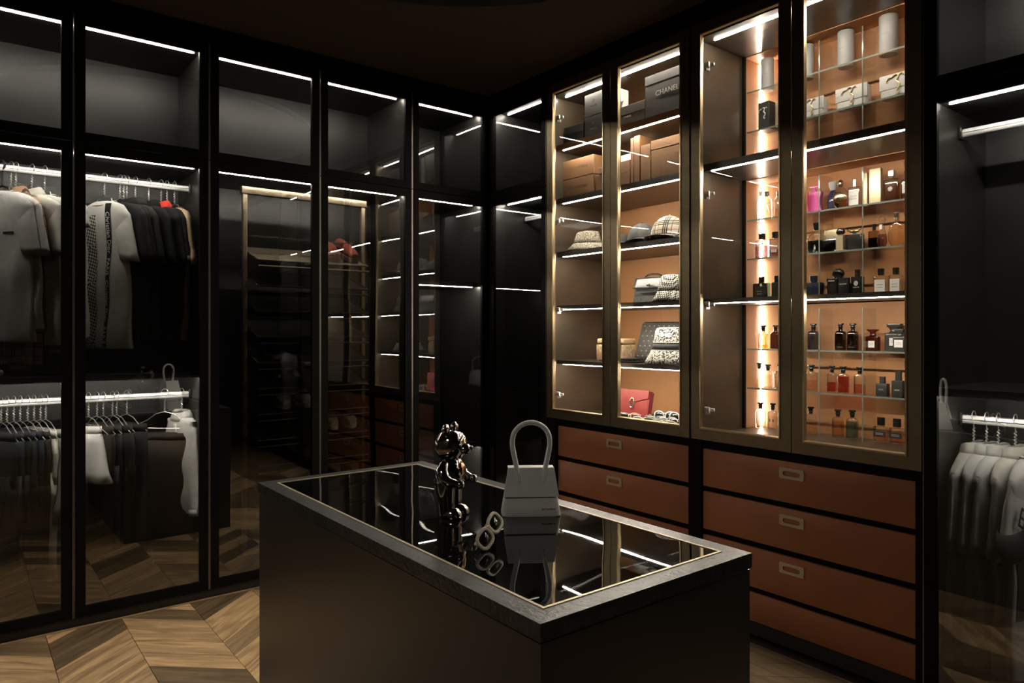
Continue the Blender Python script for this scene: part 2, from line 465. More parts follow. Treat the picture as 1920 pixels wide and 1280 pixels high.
for k, q, ang in cols:
    q = clip(q, AX + .019, 1.58, -1.78, BY + .03)
    if not q: continue
    cx = sum(p[0] for p in q) / len(q); cy = sum(p[1] for p in q) / len(q)
    near = (-3.9 < cx < -1.9 and -.35 < cy < 2.2) or (-1.35 < cx < -.55 and 1.6 < cy < 2.86) or (cx < -2.5 and cy > 1.0)
    if near and n_pl < 299:
        h = random.uniform(-.0004, .0004)
        ca, sa = math.cos(-ang), math.sin(-ang)
        lp = [((x - cx) * ca - (y - cy) * sa, (x - cx) * sa + (y - cy) * ca) for x, y in q]
        o = build('plank', MB().prism(lp, -.012, h), 'wood', floor_o, sharp=0)
        o.location = (cx, cy, 0); o.rotation_euler = (0, 0, ang); n_pl += 1
    else:
        rest.prism(q, -.012, 0)
o = build('plank_field', rest, 'wood', floor_o, sharp=0); o['kind'] = 'stuff'

# ------------------------------------------------------------------ cabinets
def Wbox(ax, mb, u0, u1, d0, d1, z0, z1, r=0):
    f = mb.box if not r else (lambda *a: mb.rbox(*a, r=r))
    if ax == 'A': return f(AX - d1, AX - d0, u0, u1, z0, z1)
    return f(u0, u1, BY + d0, BY + d1, z0, z1)
def Wpt(ax, u, d, z): return (AX - d, u, z) if ax == 'A' else (u, BY + d, z)
def wring(ax, mb, u0, u1, z0, z1, w, d0, d1, w1=None):
    """mitred frame; w at the front, w1 at the back (slanted lip)"""
    w1 = w if w1 is None else w1
    vs = []
    for d, ww in ((d0, w), (d1, w1)):
        for (a, b, c, e) in ((u0, u1, z0, z1), (u0 + ww, u1 - ww, z0 + ww, z1 - ww)):
            vs += [Wpt(ax, a, d, c), Wpt(ax, b, d, c), Wpt(ax, b, d, e), Wpt(ax, a, d, e)]
    fs = []
    for i in range(4):
        j = (i + 1) % 4
        fs += [(i, j, 4 + j, 4 + i), (8 + i, 12 + i, 12 + j, 8 + j), (i, 8 + i, 8 + j, j), (4 + i, 4 + j, 12 + j, 12 + i)]
    return mb.add(vs, fs)
def door(ax, root, u0, u1, z0, z1, frame='lacquer', w=.047, glass='smoke', lip=None, edge='edgebronze', hinges=(), hside=0):
    g = .002
    fr = build('door', wring(ax, MB(), u0 + g, u1 - g, z0 + g, z1 - g, w, 0, .022), frame, root, root, sharp=0)
    p = MB(); Wbox(ax, p, u0 + w - .006, u1 - w + .006, .009, .014, z0 + w - .006, z1 - w + .006)
    build('glass_pane', p, glass, fr, root, sharp=0)
    if edge:
        for a, b in ((u0 + g - .0012, u0 + g + .0028), (u1 - g - .0028, u1 - g + .0012)):
            e = MB(); Wbox(ax, e, a, b, -.0012, .02, z0 + g, z1 - g)
            build('edge_strip', e, edge, fr, root, sharp=0)
    if lip:
        build('inner_lip', wring(ax, MB(), u0 + w - .003, u1 - w + .003, z0 + w - .003, z1 - w + .003, .007, -.004, .009, .012), lip, fr, root, sharp=0)
    for hz in hinges:
        h = MB(); u = u0 + w + .004 if hside == 0 else u1 - w - .004
        s = 1 if hside == 0 else -1
        a, b = sorted((u, u + s * .030)); Wbox(ax, h, a, b, .022, .034, hz - .014, hz + .014, r=.003)
        a, b = sorted((u + s * .004, u + s * .05)); Wbox(ax, h, a, b, .034, .046, hz - .008, hz + .008, r=.003)
        a, b = sorted((u + s * .006, u + s * .018)); Wbox(ax, h, a, b, .020, .05, hz - .024, hz - .008, r=.003)
        build('hinge', h, 'steel', fr, root)
    return fr
def carcass(ax, name, label, u0, u1, z0=.04, z1=2.91, depth=.60, mat='charcoal', back='charcoal', cat='wardrobe', group=None, plinth=True):
    root = thing(name, label, cat, Wpt(ax, (u0 + u1) / 2, .3, 0 if z0 < .1 else z0), 0, group)
    D0 = .025
    for a, b in ((u0 + .001, u0 + .019), (u1 - .019, u1 - .001)):
        m = MB(); Wbox(ax, m, a, b, D0, depth, z0, z1); build('side_panel', m, mat, root, root, sharp=0)
    m = MB(); Wbox(ax, m, u0 + .019, u1 - .019, depth - .018, depth, z0, z1); build('back_panel', m, back, root, root, sharp=0)
    m = MB(); Wbox(ax, m, u0 + .019, u1 - .019, D0, depth - .018, z1 - .02, z1); build('top_panel', m, mat, root, root, sharp=0)
    m = MB(); Wbox(ax, m, u0 + .019, u1 - .019, D0, depth - .018, z0, z0 + .018); build('bottom_panel', m, mat, root, root, sharp=0)
    if plinth:
        m = MB(); Wbox(ax, m, u0, u1, .012, depth, -.02, z0); build('plinth', m, 'plinth', root, root, sharp=0)
    return root
def led(ax, root, u0, u1, d, z, mat='led', w=.009, t=.003):
    m = MB(); Wbox(ax, m, u0, u1, d - w / 2, d + w / 2, z - t, z); return build('led_strip', m, mat, root, root, sharp=0)
def board(ax, root, u0, u1, d0, d1, z0, z1, mat='charcoal', name='shelf'):
    m = MB(); Wbox(ax, m, u0, u1, d0, d1, z0, z1); return build(name, m, mat, root, root, sharp=0)
def rod(ax, root, u0, u1, d, z):
    secs = []
    prof = ring_pts(.011, .017, 2.6, 18)
    rs = []
    for u in (u0 + .012, u1 - .012):
        rs.append([Wpt(ax, u, d + a, z + b) for a, b in prof])
    r = build('hanging_rail', MB().rings(rs), 'rail', root, root)
    m = MB(); Wbox(ax, m, u0 + .012, u1 - .012, d - .0125, d + .0125, z - .0012, z + .0012); build('rail_groove', m, 'blackplastic', r, root, sharp=0)
    for a in (u0, u1 - .012):
        m = MB(); Wbox(ax, m, a, a + .012, d - .017, d + .017, z - .024, z + .028, r=.004); build('rail_bracket', m, 'blackplastic', r, root)

J = [-1.395, -.785, -.175, .435, 1.045, 1.655, 2.265, 2.858]      # door joints along the left wall
ZS, DV = 2.297, 2.270
def wardrobe(ax, label, joints, split=True, lower=True, shelf_z=(), rods=True, frame='lacquer', strips=True):
    u0, u1 = joints[0], joints[-1]
    w = carcass(ax, 'wardrobe', label, u0, u1)
    board(ax, w, u0 + .019, u1 - .019, .10, .582, DV, DV + .035)
    a, b = u0 + .045, u1 - .045
    led(ax, w, a, b, .13, 2.89); led(ax, w, a, b, .13, DV)
    if lower:
        board(ax, w, u0 + .019, u1 - .019, .05, .582, 1.156, 1.185)
        led(ax, w, a, b, .13, 1.156)
    if rods:
        rod(ax, w, u0 + .02, u1 - .02, .30, 2.188); rod(ax, w, u0 + .02, u1 - .02, .30, 1.05)
    for z in shelf_z:
        board(ax, w, u0 + .019, u1 - .019, .10, .582, z, z + .03); led(ax, w, a, b, .13, z)
    for p, q in zip(joints, joints[1:]):
        door(ax, w, p, q, ZS, 2.908, frame); door(ax, w, p, q, .042, ZS, frame)
    return w
wa0 = wardrobe('A', 'black glass door wardrobe beside the shirts wardrobe, farther from the corner', J[0:3])
wa1 = wardrobe('A', 'black glass door wardrobe with white tees hung on its upper rail', J[2:5])
wa2 = wardrobe('A', 'black glass door wardrobe with the gold framed shoe rack inside', J[4:7], lower=False, rods=False)
wa3 = wardrobe('A', 'single glass door corner wardrobe beside the shoe rack wardrobe', J[6:8], lower=False, rods=False, shelf_z=(1.705, .60))
wb0 = wardrobe('B', 'narrow corner wardrobe with glass door left of the bronze display case', [AX + .012, -3.294], lower=False, rods=False)
rod('B', wb0, AX + .032, -3.314, .30, 2.188)
wb3 = wardrobe('B', 'black glass wardrobe with white shirts right of the perfume case', [-1.136, -.526, .084])

# display cases on the back wall -------------------------------------------------
def case(name, label, u0, u1, joints, boards, strips, niche=False):
    root = carcass('B', name, label, u0, u1, z0=.868, z1=2.91, depth=.585, mat='umber', back='orange', cat='display case', plinth=False)
    iu0, iu1 = u0 + .019, u1 - .019
    for i, (z0, z1) in enumerate(boards):
        board('B', root, iu0, iu1, .070, .567, z0, z1, 'umber')
        if strips[i]:
            led('B', root, iu0 + .048, iu1 - .012, .079, z0, 'led_b', w=.009, t=.003)
    board('B', root, iu0, iu1, .03, .567, 2.845, 2.89, 'umber', 'top_liner')
    led('B', root, iu0 + .048, iu1 - .012, .10, 2.845, 'led_b', w=.009, t=.003)
    for i, (p, q) in enumerate(zip(joints, joints[1:])):
        door('B', root, p, q, .868, 2.908, 'bronze', w=.056, glass='pane', lip='gold', edge=None,
             hinges=(1.015, 1.53, 2.07, 2.70) if i == 0 else (), hside=i)
    return root
XL0, XL1, XL2, XM, XR1, XR2 = -3.292, -2.752, -2.212, -2.204, -1.668, -1.138
LB = [(2.513, 2.548), (2.1845, 2.219), (1.857, 1.888), (1.533, 1.557), (1.197, 1.220)]
RB = [(2.194, 2.229), (1.538, 1.559)]
case_l = case('display_case', 'bronze framed display case with boxes, hats and handbags', XL0, XL2, [XL0, XL1, XL2], LB, [1, 1, 1, 1, 1])
case_r = case('display_case', 'bronze framed display case filled with perfume bottles', XM, XR2, [XM, XR1, XR2], RB, [1, 1])
# tan strip painting the orange light on the topmost board's front edge
board('B', case_l, XL0 + .02, XL2 - .02, .066, .070, 2.516, 2.548, 'orange', 'lit_edge_band')
# perfume niche: tan return on the left, soffits and an upright light in the back corner of each bay
NZ = [(2.229, 2.845), (1.559, 2.194), (.888, 1.542)]
for z0, z1 in NZ:
    m = MB(); Wbox('B', m, XM + .020, XM + .030, .42, .566, z0, z1); build('side_lining', m, 'orange', case_r, case_r, sharp=0)
    m = MB(); Wbox('B', m, XM + .019, XM + .034, .405, .42, z0, z1); build('lining_edge', m, 'lacquer', case_r, case_r, sharp=0)
    m = MB(); Wbox('B', m, XM + .030, XR2 - .02, .42, .566, z1 - .004, z1 - .0005); build('soffit_lining', m, 'orange', case_r, case_r, sharp=0)
    m = MB(); Wbox('B', m, XM + .0302, XM + .0335, .555, .566, z0 + .004, z1 - .01); build('led_strip', m, 'led_v', case_r, case_r, sharp=0)

# drawer chests under the cases
def chest(label, u0, u1, f0, f1, group=None):
    root = thing('drawer_chest', label, 'drawer unit', ((u0 + u1) / 2, BY + .3, 0), 0)
    for a, b in ((u0, f0 - .004), (f1 + .004, u1)):
        board('B', root, a, b, .004, .58, .065, .864, 'lacquer', 'side_panel')
    board('B', root, f0 - .004, f1 + .004, .02, .58, .829, .864, 'lacquer', 'top_panel')
    board('B', root, f0 - .004, f1 + .004, .56, .58, .065, .829, 'lacquer', 'back_panel')
    board('B', root, u0, u1, .03, .56, 0, .0645, 'plinth', 'plinth')
    rows = [(.645, .826), (.436, .619), (.226, .408), (.070, .200)]
    for i, (z0, z1) in enumerate(rows):
        m = MB(); Wbox('B', m, f0, f1, .012, .032, z0, z1, r=.0025)
        d = build('drawer', m, 'rust', root, root)
        if i < 3:
            cx = (f0 + f1) / 2 - .02; cz = z1 - .052
            h = MB()
            # plate with a slot: outer ring plus recessed dish
            rs = []
            for rx, rz, n, d_ in ((.058, .024, 14, .012), (.058, .024, 14, .008), (.040, .011, 4, .008), (.038, .010, 4, .030)):
                rs.append([(cx + a, BY + d_, cz + b) for a, b in ring_pts(rx, rz, n, 28)])
            h.rings(rs[:3], False, False)
            build('pull_handle', h, 'pull', d, root)
            build('pull_recess', MB().rings(rs[2:], False, True), 'blackplastic', d, root)
        if i < 3:
            board('B', root, f0 - .004, f1 + .004, .03, .05, rows[i + 1][1] + .003, z0 - .003, 'lacquer', 'rail_bar')
    return root
chest('black drawer chest with rust leather fronts below the bags and hats', -3.292, -2.1835, -3.20, -2.226)
chest('black drawer chest with rust leather fronts below the perfumes', -2.182, -1.138, -2.141, -1.166)
board('B', bpy.data.objects['drawer_chest'], -3.285, -3.21, .0, .004, .07, .86, 'lacquer', 'filler_strip')

# clear racks in the perfume case
NF, NB_ = .432, .562            # front and back depth of racks behind the door plane
RX0, RX1 = XM + .032, XR2 - .022
DIVX = [-1.984, -1.774, -1.565, -1.362]
SH = [(2.662, 2.452), (1.986, 1.782), (1.308, 1.103)]
for (z0, z1), shelves, pos in zip(NZ, SH, ('topmost bay above the white clutches', 'middle bay', 'lowest bay above the drawers')):
    r = thing('acrylic_rack', 'clear acrylic shelf rack in the perfume case, ' + pos, 'shelf rack', ((RX0 + RX1) / 2, BY + .5, z0), 0, None)
    for z in shelves:
        m = MB().box(RX0, RX1, BY + NF, BY + NB_, z - .008, z)
        s = build('glass_shelf', m, 'acrylic', r, r, sharp=0)
        build('front_edge', MB().box(RX0, RX1, BY + NF - .001, BY + NF, z - .008, z), 'glassedge', s, r, sharp=0)
    zt = z1 - .035
    for x in DIVX + [RX1 - .004]:
        d = build('divider', MB().box(x - .002, x + .002, BY + NF, BY + NB_, z0 + .001, zt), 'acrylic', r, r, sharp=0)
        build('divider_edge', MB().box(x - .0028, x + .0028, BY + NF - .001, BY + NF, z0 + .001, zt), 'glassedge', d, r, sharp=0)

# ------------------------------------------------------------------ island
IX0, IX1, IY0, IY1, IZ = -2.59, -1.01, .862, 1.552, .85
isl = thing('island_table', 'long black island with gold inlaid black glass top', 'island', ((IX0 + IX1) / 2, (IY0 + IY1) / 2, 0))
build('body', MB().box(IX0 + .004, IX1 - .004, IY0 + .004, IY1 - .004, .0, IZ - .041), 'islandbody', isl, isl, sharp=0)
build('shadow_gap', MB().box(IX0 + .007, IX1 - .007, IY0 + .007, IY1 - .007, IZ - .041, IZ - .036), 'blackplastic', isl, isl, sharp=0)
def hring(mb, x0, x1, y0, y1, w, z0, z1):
    vs = []
    for z in (z0, z1):
        for ww in (0, w): vs += [(x0 + ww, y0 + ww, z), (x1 - ww, y0 + ww, z), (x1 - ww, y1 - ww, z), (x0 + ww, y1 - ww, z)]
    fs = []
    for i in range(4):
        j = (i + 1) % 4
        fs += [(i, j, 4 + j, 4 + i), (8 + i, 12 + i, 12 + j, 8 + j), (i, 8 + i, 8 + j, j), (4 + i, 4 + j, 12 + j, 12 + i)]
    return mb.add(vs, fs)
BW = .051
build('top_frame', hring(MB(), IX0, IX1, IY0, IY1, BW, IZ - .036, IZ), 'stone', isl, isl, sharp=0)
build('gold_inlay', hring(MB(), IX0 + BW, IX1 - BW, IY0 + BW, IY1 - BW, .007, IZ - .03, IZ + .0015), 'inlay', isl, isl, sharp=0)
m = pmat('polished_black_table_glass', (.004, .004, .004), .012, 0, spec=.75)
nt = m.node_tree; bs = [n for n in nt.nodes if n.type == 'BSDF_PRINCIPLED'][0]
tcn = nn(nt, 'ShaderNodeTexCoord'); tx = nn(nt, 'ShaderNodeTexNoise'); tx.inputs['Scale'].default_value = 4.2; tx.inputs['Detail'].default_value = 0
nt.links.new(tcn.outputs['Object'], tx.inputs['Vector'])
bpn = nn(nt, 'ShaderNodeBump'); bpn.inputs['Strength'].default_value = 1; bpn.inputs['Distance'].default_value = .0016
nt.links.new(tx.outputs[0], bpn.inputs['Height']); nt.links.new(bpn.outputs[0], bs.inputs['Normal'])
M['blackglass'] = m
build('glass_top', MB().box(IX0 + BW + .007, IX1 - BW - .007, IY0 + BW + .007, IY1 - BW - .007, IZ - .03, IZ), 'blackglass', isl, isl, sharp=0)

# ------------------------------------------------------------------ perfume bottles
def Gl(name, c, f0=.06, edge=.45):
    rf = .85 if '_glass' in name else 0.
    if name not in M: M[name] = gmat(name, c, f0, rough=.06, edge=edge, refr=rf)
    return name
def Op(name, c, rough=.3, metal=0., **k):
    if name not in M: M[name] = pmat(name, c, rough, metal, **k)
    return name
Gl('clear_bottle_glass', (.95, .955, .95), .11, .45)
Gl('smoky_bottle_glass', (.66, .54, .38), .09, .3)
Gl('brown_bottle_glass', (.34, .22, .13), .09, .4)
Gl('darkbrown_bottle_glass', (.16, .09, .05), .09, .5)
Gl('blue_bottle_glass', (.42, .46, .60), .09, .5)
Gl('rubywine_bottle_glass', (.48, .22, .17), .09, .5)
Gl('lilac_bottle_glass', (.78, .74, .80), .10, .4)
Gl('greenblack_bottle_glass', (.05, .06, .045), .09, .5)
Gl('amber_flask_glass', (.97, .88, .74), .11, .6)
Gl('liquid_peach', (.96, .80, .67), .03, .85)
Gl('liquid_amber', (.93, .66, .36), .03, .8)
Gl('liquid_red', (.82, .30, .25), .03, .7)
Gl('liquid_pink', (.92, .56, .48), .03, .8)
Gl('liquid_green', (.42, .60, .50), .03, .7)
Gl('liquid_plum', (.66, .48, .42), .03, .7)
Gl('liquid_violet', (.70, .60, .72), .03, .7)
Gl('liquid_clear', (.95, .94, .90), .03, .8)
Gl('liquid_black', (.03, .028, .026), .03, .6)
Op('black_cap', (.012, .011, .010), .22)
Op('matte_black', (.030, .030, .030), .5)
Op('dark_grey_glass', (.040, .043, .040), .22)
Op('navy_glass', (.018, .026, .040), .15, spec=.8)
Op('navy_violet_glass', (.035, .035, .085), .12, spec=.8)
Op('gold_cap', (.80, .62, .34), .2, 1.)
Op('gold_clasp', (.78, .62, .36), .35, .55)
Op('silver_cap', (.80, .79, .77), .22, 1.)
Op('brushed_gold', (.72, .62, .40), .38, .9)
Op('white_label', (.74, .72, .68), .6)
Op('grey_label', (.45, .44, .42), .6)
Op('black_label', (.02, .02, .02), .5)
Op('white_ceramic', (.46, .455, .44), .4)
Op('magenta_gloss', (.62, .10, .34), .18, spec=.7)
Op('red_gloss', (.75, .10, .06), .2)
Op('print_grey', (.22, .21, .20), .6)
Op('print_black', (.01, .01, .01), .6)
Op('print_silver', (.75, .74, .72), .35, .6)

NICHE_Y = BY + .497
def pxw(X, Y, px_w, dr):
    f = -SY * X + CY * Y; r = CY * X + SY * Y
    kx = abs(CY * f + SY * r) / f ** 2 * FOCAL; ky = abs(SY * f - CY * r) / f ** 2 * FOCAL
    return px_w / (kx + ky * dr)
APO_B = [(0, .93, .93, 4.5), (.012, 1, 1, 4.5), (.60, 1, 1, 4.5), (.66, .96, .95, 4), (.71, .72, .8, 3), (.725, .42, .5, 2.2), (.76, .40, .48, 2)]
APO_C = [(.745, .40, .48, 2), (.82, .38, .46, 2), (.865, .50, .60, 2), (.90, .40, .5, 2), (.925, .42, .52, 2), (.945, .66, .8, 2), (.985, .66, .8, 2), (1, .62, .76, 2)]
SLAB_B = [(0, .96, .94, 9), (.01, 1, 1, 9), (.70, 1, 1, 9), (.73, .94, .95, 8), (.735, .32, .5, 2), (.77, .30, .45, 2)]
SLAB_C = [(.765, .36, .62, 6), (1, .36, .62, 6)]
TALL_B = [(0, .9, .9, 2.4), (.01, 1, 1, 2.4), (.62, 1, 1, 2.4), (.72, .86, .86, 2.2), (.80, .42, .42, 2), (.84, .38, .38, 2)]
TALL_C = [(.835, .42, .42, 2), (.86, .50, .50, 2), (.96, .46, .46, 2), (1, .58, .58, 2)]
FLASK_B = [(0, .45, .6, 3), (.03, .62, .9, 3), (.14, .88, 1, 3), (.30, 1, 1, 3), (.46, .97, 1, 3), (.60, .80, .95, 3), (.70, .50, .8, 2.6), (.75, .24, .5, 2), (.79, .20, .45, 2)]
FLASK_C = [(.78, .24, .55, 3), (1, .24, .55, 3)]
VASE_B = [(0, .62, .62, 2), (.05, .80, .8, 2), (.18, 1, 1, 2), (.36, .92, .92, 2), (.52, .60, .6, 2), (.66, .50, .5, 2), (.80, .58, .58, 2), (.9, .72, .72, 2), (.96, .62, .62, 2), (1, .2, .2, 2)]
TWIST_B = [(0, 1, .9, 5), (.02, 1, .9, 5), (.20, .86, .85, 5), (.36, .78, .85, 5), (.50, .86, .85, 5), (.66, .98, .9, 5), (.70, .92, .9, 5), (.72, .30, .5, 3), (.82, .2, .4, 2), (.86, .2, .4, 2)]
SHLD_B = [(0, .96, .95, 7), (.01, 1, 1, 7), (.52, 1, 1, 7), (.60, .80, .95, 5), (.68, .42, .7, 3), (.72, .26, .5, 2), (.77, .26, .5, 2)]
SHLD_C = [(.755, .32, .62, 5), (.79, .34, .66, 5), (1, .40, .76, 6)]
ROUND_B = [(0, .40, .6, 2), (.03, .55, .9, 2), (.14, .86, 1, 2), (.36, 1, 1, 2), (.56, .86, 1, 2), (.68, .52, .8, 2), (.73, .28, .5, 2), (.76, .26, .5, 2)]
ROUND_C = [(.755, .30, .6, 2), (.78, .34, .7, 2), (.86, .46, .9, 2), (.94, .40, .8, 2), (1, .14, .3, 2)]
TOMF_B = [(0, .96, .96, 10), (.01, 1, 1, 10), (.60, 1, 1, 10), (.66, .94, .96, 8), (.685, .58, .8, 3), (.74, .50, .7, 2), (.80, .50, .7, 2)]
TOMF_C = [(.79, .56, .78, 2.5), (.84, .60, .8, 3), (.90, .80, .92, 8), (.99, .82, .94, 8), (1, .80, .92, 8)]
SQ_B = [(0, .96, .96, 10), (.012, 1, 1, 10), (.60, 1, 1, 10), (.63, .95, .95, 8), (.645, .50, .6, 2), (.68, .50, .6, 2)]
SQ_C = [(.67, .52, .62, 2), (.69, .60, .72, 2), (.985, .60, .72, 2), (1, .57, .7, 2)]
def bottle(px, wpx, ytop, ybot, zs, label, B=APO_B, Cp=APO_C, glass='clear_bottle_glass', liq=None, lev=.5, cap='black_cap', dr=.62, lab=None, Y=None, rz=0., group=None, name='perfume_bottle', cat='perfume bottle', collar=None):
    Y = Y or NICHE_Y
    X, mpp = onY(px, Y); h = (ybot - ytop) * mpp; w = pxw(X, Y, wpx, dr) * 1.13; hw, hd = w / 2, w * dr / 2
    t = thing(name, label, cat, (X, Y, zs + .0008), rz, group)
    build('body', MB().loft([(z * h, hw * a, hd * b, n) for z, a, b, n in B], 24), glass, t)
    if liq:
        top = lev * h; secs = []
        for i, (z, a, b, n) in enumerate(B):
            if z * h <= top: secs.append((max(z * h, .004), hw * a * .90, hd * b * .88, n))
            else:
                z0, a0, b0, n0 = B[i - 1]; u = (top - z0 * h) / ((z - z0) * h)
                secs.append((top, hw * .9 * (a0 + u * (a - a0)), hd * .88 * (b0 + u * (b - b0)), n)); break
        build('perfume', MB().loft(secs, 24), liq, t)
    if Cp:
        build('cap', MB().loft([(z * h, hw * a, hd * b, n) for z, a, b, n in Cp], 20), cap, t)
    if collar:
        z0 = Cp[0][0]; build('collar', MB().loft([((z0 - .03) * h, hw * Cp[0][1] * 1.05, hd * Cp[0][2] * 1.05, 2), ((z0 + .012) * h, hw * Cp[0][1] * 1.05, hd * Cp[0][2] * 1.05, 2)], 18), collar, t)
    if lab:
        m_, z0, z1, fx = lab
        build('label', MB().box(-hw * fx, hw * fx, -hd - .0012, -hd + .001, z0 * h, z1 * h), m_, t, sharp=0)
        for q in (.62, .42):
            zc = (z0 + (z1 - z0) * q) * h; k = 'print_grey' if m_ == 'white_label' else 'grey_label'
            build('printed_line', MB().box(-hw * fx * .6, hw * fx * .6, -hd - .0016, -hd - .001, zc - h * .008, zc + h * .008), k, t, sharp=0)
    return t

G1, G2, G3 = 'perfumes on the upper glass shelf of the middle bay', 'perfumes on the lower glass shelf of the middle bay', 'perfumes on the floor of the middle bay'
G4, G5, G6 = 'perfumes on the upper glass shelf of the lowest bay', 'perfumes on the lower glass shelf of the lowest bay', 'perfumes on the floor of the lowest bay'
z = 1.986
bottle(1426, 13, 354, 411, z, 'tall clear bottle with silver cap, first from the light on the upper middle shelf', TALL_B, TALL_C, cap='silver_cap', liq='liquid_clear', lev=.5, dr=1, group=G1, Y=BY + .535)
bottle(1438, 22, 356, 408, z, 'broad clear fluted bottle with silver cap in front of the upright light', TALL_B, TALL_C, cap='silver_cap', liq='liquid_clear', lev=.6, dr=.8, group=G1)
bottle(1459, 16, 355, 405, z, 'clear bottle with silver cap next to the left door frame of the perfume case', TALL_B, TALL_C, cap='silver_cap', liq='liquid_peach', lev=.35, dr=.8, group=G1)
bottle(1527, 34, 343, 398, z, 'magenta waisted bottle with a crossbar cap', TWIST_B, [(.86, .62, .3, 5), (.90, .64, .32, 5), (.915, .60, .3, 5)], 'magenta_gloss', cap='magenta_gloss', dr=.4, group=G1)
bottle(1509, 14, 348, 401, z, 'red waisted bottle half hidden beside the magenta bottle', TWIST_B, [(.86, .62, .3, 5), (.90, .64, .32, 5), (.915, .60, .3, 5)], 'red_gloss', cap='magenta_gloss', dr=.5, group=G1, Y=BY + .45)
bottle(1562, 25, 336, 391, z, 'dark violet bottle with a white ribbed stopper', [(0, .7, .7, 2), (.02, .95, .95, 2), (.3, 1, 1, 2.4), (.52, .9, .9, 2), (.66, .5, .5, 2), (.72, .4, .4, 2)], [(.71, .48, .48, 2), (.76, .60, .6, 2), (.86, .72, .72, 2), (.97, .78, .78, 2), (1, .70, .7, 2)], 'navy_violet_glass', cap='white_ceramic', dr=.8, group=G1, Y=BY + .52)
b = bottle(1576, 32, 337, 391, z, 'round clear bottle with a gold medallion and gold ball cap', ROUND_B, [(.75, .22, .5, 2), (.78, .30, .6, 2), (.86, .34, .7, 2), (.95, .30, .6, 2), (1, .08, .2, 2)], cap='gold_cap', liq='liquid_amber', lev=.3, dr=.42, group=G1, Y=BY + .47)
build('medallion', MB().loft([(-.003, .027, .027, 2), (0, .026, .026, 2), (.0035, .020, .020, 2), (.004, .012, .012, 2), (.006, .006, .006, 2)], 24).xf(Matrix.Translation((0, -.021, .050)) @ Matrix.Rotation(PI / 2, 4, 'X')), 'gold_cap', b)
bottle(1603, 25, 332, 384, z, 'clear square bottle with wide white label and short clear cap', SLAB_B, [(.765, .26, .5, 4), (1, .26, .5, 4)], liq='liquid_peach', lev=.66, cap='silver_cap', lab=('white_label', .08, .60, .78), dr=.45, group=G1)
bottle(1623, 13, 322, 384, z, 'narrow brushed gold flacon half hidden by the acrylic divider', [(0, .98, .98, 9), (.01, 1, 1, 9), (.98, 1, 1, 9), (1, .93, .93, 9)], None, 'brushed_gold', dr=.7, group=G1, Y=BY + .51)
b = bottle(1642, 24, 319, 384, z, 'tall brushed gold ingot shaped flacon', [(0, .98, .98, 9), (.01, 1, 1, 9), (.975, 1, 1, 9), (1, .93, .93, 9)], None, 'brushed_gold', dr=.4, group=G1, Y=BY + .47)
b = bottle(1672, 31, 322, 381, z, 'clear bottle of plum liquid with silver cap and white round seal', SLAB_B, [(.765, .36, .8, 3), (.80, .40, .85, 3), (.82, .32, .7, 3), (.84, .46, .95, 4), (1, .46, .95, 4)], liq='liquid_plum', lev=.60, cap='silver_cap', dr=.42, group=G1)
build('seal', MB().loft([(0, .011, .011, 2), (.003, .010, .010, 2)], 18).xf(Matrix.Translation((0, -.0155, .060)) @ Matrix.Rotation(PI / 2, 4, 'X')), 'white_ceramic', b)
bottle(1701, 22, 324, 378, z, 'clear square bottle with pale label at the right end of its shelf', SLAB_B, [(.765, .30, .7, 5), (.9, .34, .8, 5), (1, .50, .9, 6)], liq='liquid_peach', lev=.25, cap='silver_cap', lab=('white_label', .25, .60, .7), dr=.5, group=G1)
z = 1.782
bottle(1429, 26, 434, 481, z, 'lilac square bottle with dark cap in front of the upright light', SLAB_B, [(.765, .42, .8, 5), (1, .42, .8, 5)], 'lilac_bottle_glass', liq='liquid_violet', lev=.5, lab=('grey_label', .52, .62, .5), dr=.5, group=G2)
bottle(1454, 24, 430, 478, z, 'rosy glass bottle with dark cap beside the lilac bottle', SLAB_B, [(.765, .46, .8, 5), (1, .46, .8, 5)], 'lilac_bottle_glass', liq='liquid_plum', lev=.3, lab=('grey_label', .2, .32, .5), dr=.5, group=G2)
bottle(1531, 35, 416, 474, z, 'wide shouldered clear bottle of black liquid with tapered black cap', SHLD_B, [(.765, .22, .5, 5), (.79, .24, .55, 5), (1, .32, .7, 6)], liq='liquid_black', lev=.43, lab=('gold_cap', .12, .28, .10), dr=.4, group=G2)
b = bottle(1560, 30, 427, 470, z, 'low dark box shaped bottle with grey gold lid behind the gilt bottle', [(0, 1, 1, 9), (.60, 1, 1, 9), (.62, .9, .9, 9)], [(.62, .86, .95, 9), (.98, .86, .95, 9), (1, .83, .92, 9)], 'darkbrown_bottle_glass', liq='liquid_black', lev=.55, cap='brushed_gold', dr=.35, group=G2, Y=BY + .525)
b = bottle(1576, 20, 429, 471, z, 'small ribbed gilt bottle with round dark stopper', [(0, 1.15, 1.1, 4), (.05, 1.15, 1.1, 4), (.06, .86, .9, 8), (.68, .86, .9, 8), (.70, .4, .4, 2), (.74, .4, .4, 2)], [(.74, .7, .7, 2), (.80, .98, .98, 2), (.90, .98, .98, 2), (1, .66, .66, 2)], 'brushed_gold', cap='black_cap', dr=.7, group=G2, Y=BY + .465)
b = bottle(1602, 36, 422, 466, z, 'wide black bottle with knotted gold bow cap', [(0, 1, 1, 8), (.02, 1, 1, 8), (.66, 1, 1, 8), (.69, .95, .95, 8), (.70, .2, .4, 2), (.76, .2, .4, 2)], None, 'black_cap', dr=.45, group=G2)
mb = MB()
for s in (-1, 1):
    mb.sphere((s * .012, 0, .092), .012, .008, .007, 10, 6); mb.sphere((s * .026, 0, .098), .007, .006, .005, 10, 6)
mb.loft([(.074, .007, .007, 2), (.094, .009, .008, 2)], 12)
build('cap', mb, 'gold_cap', b)
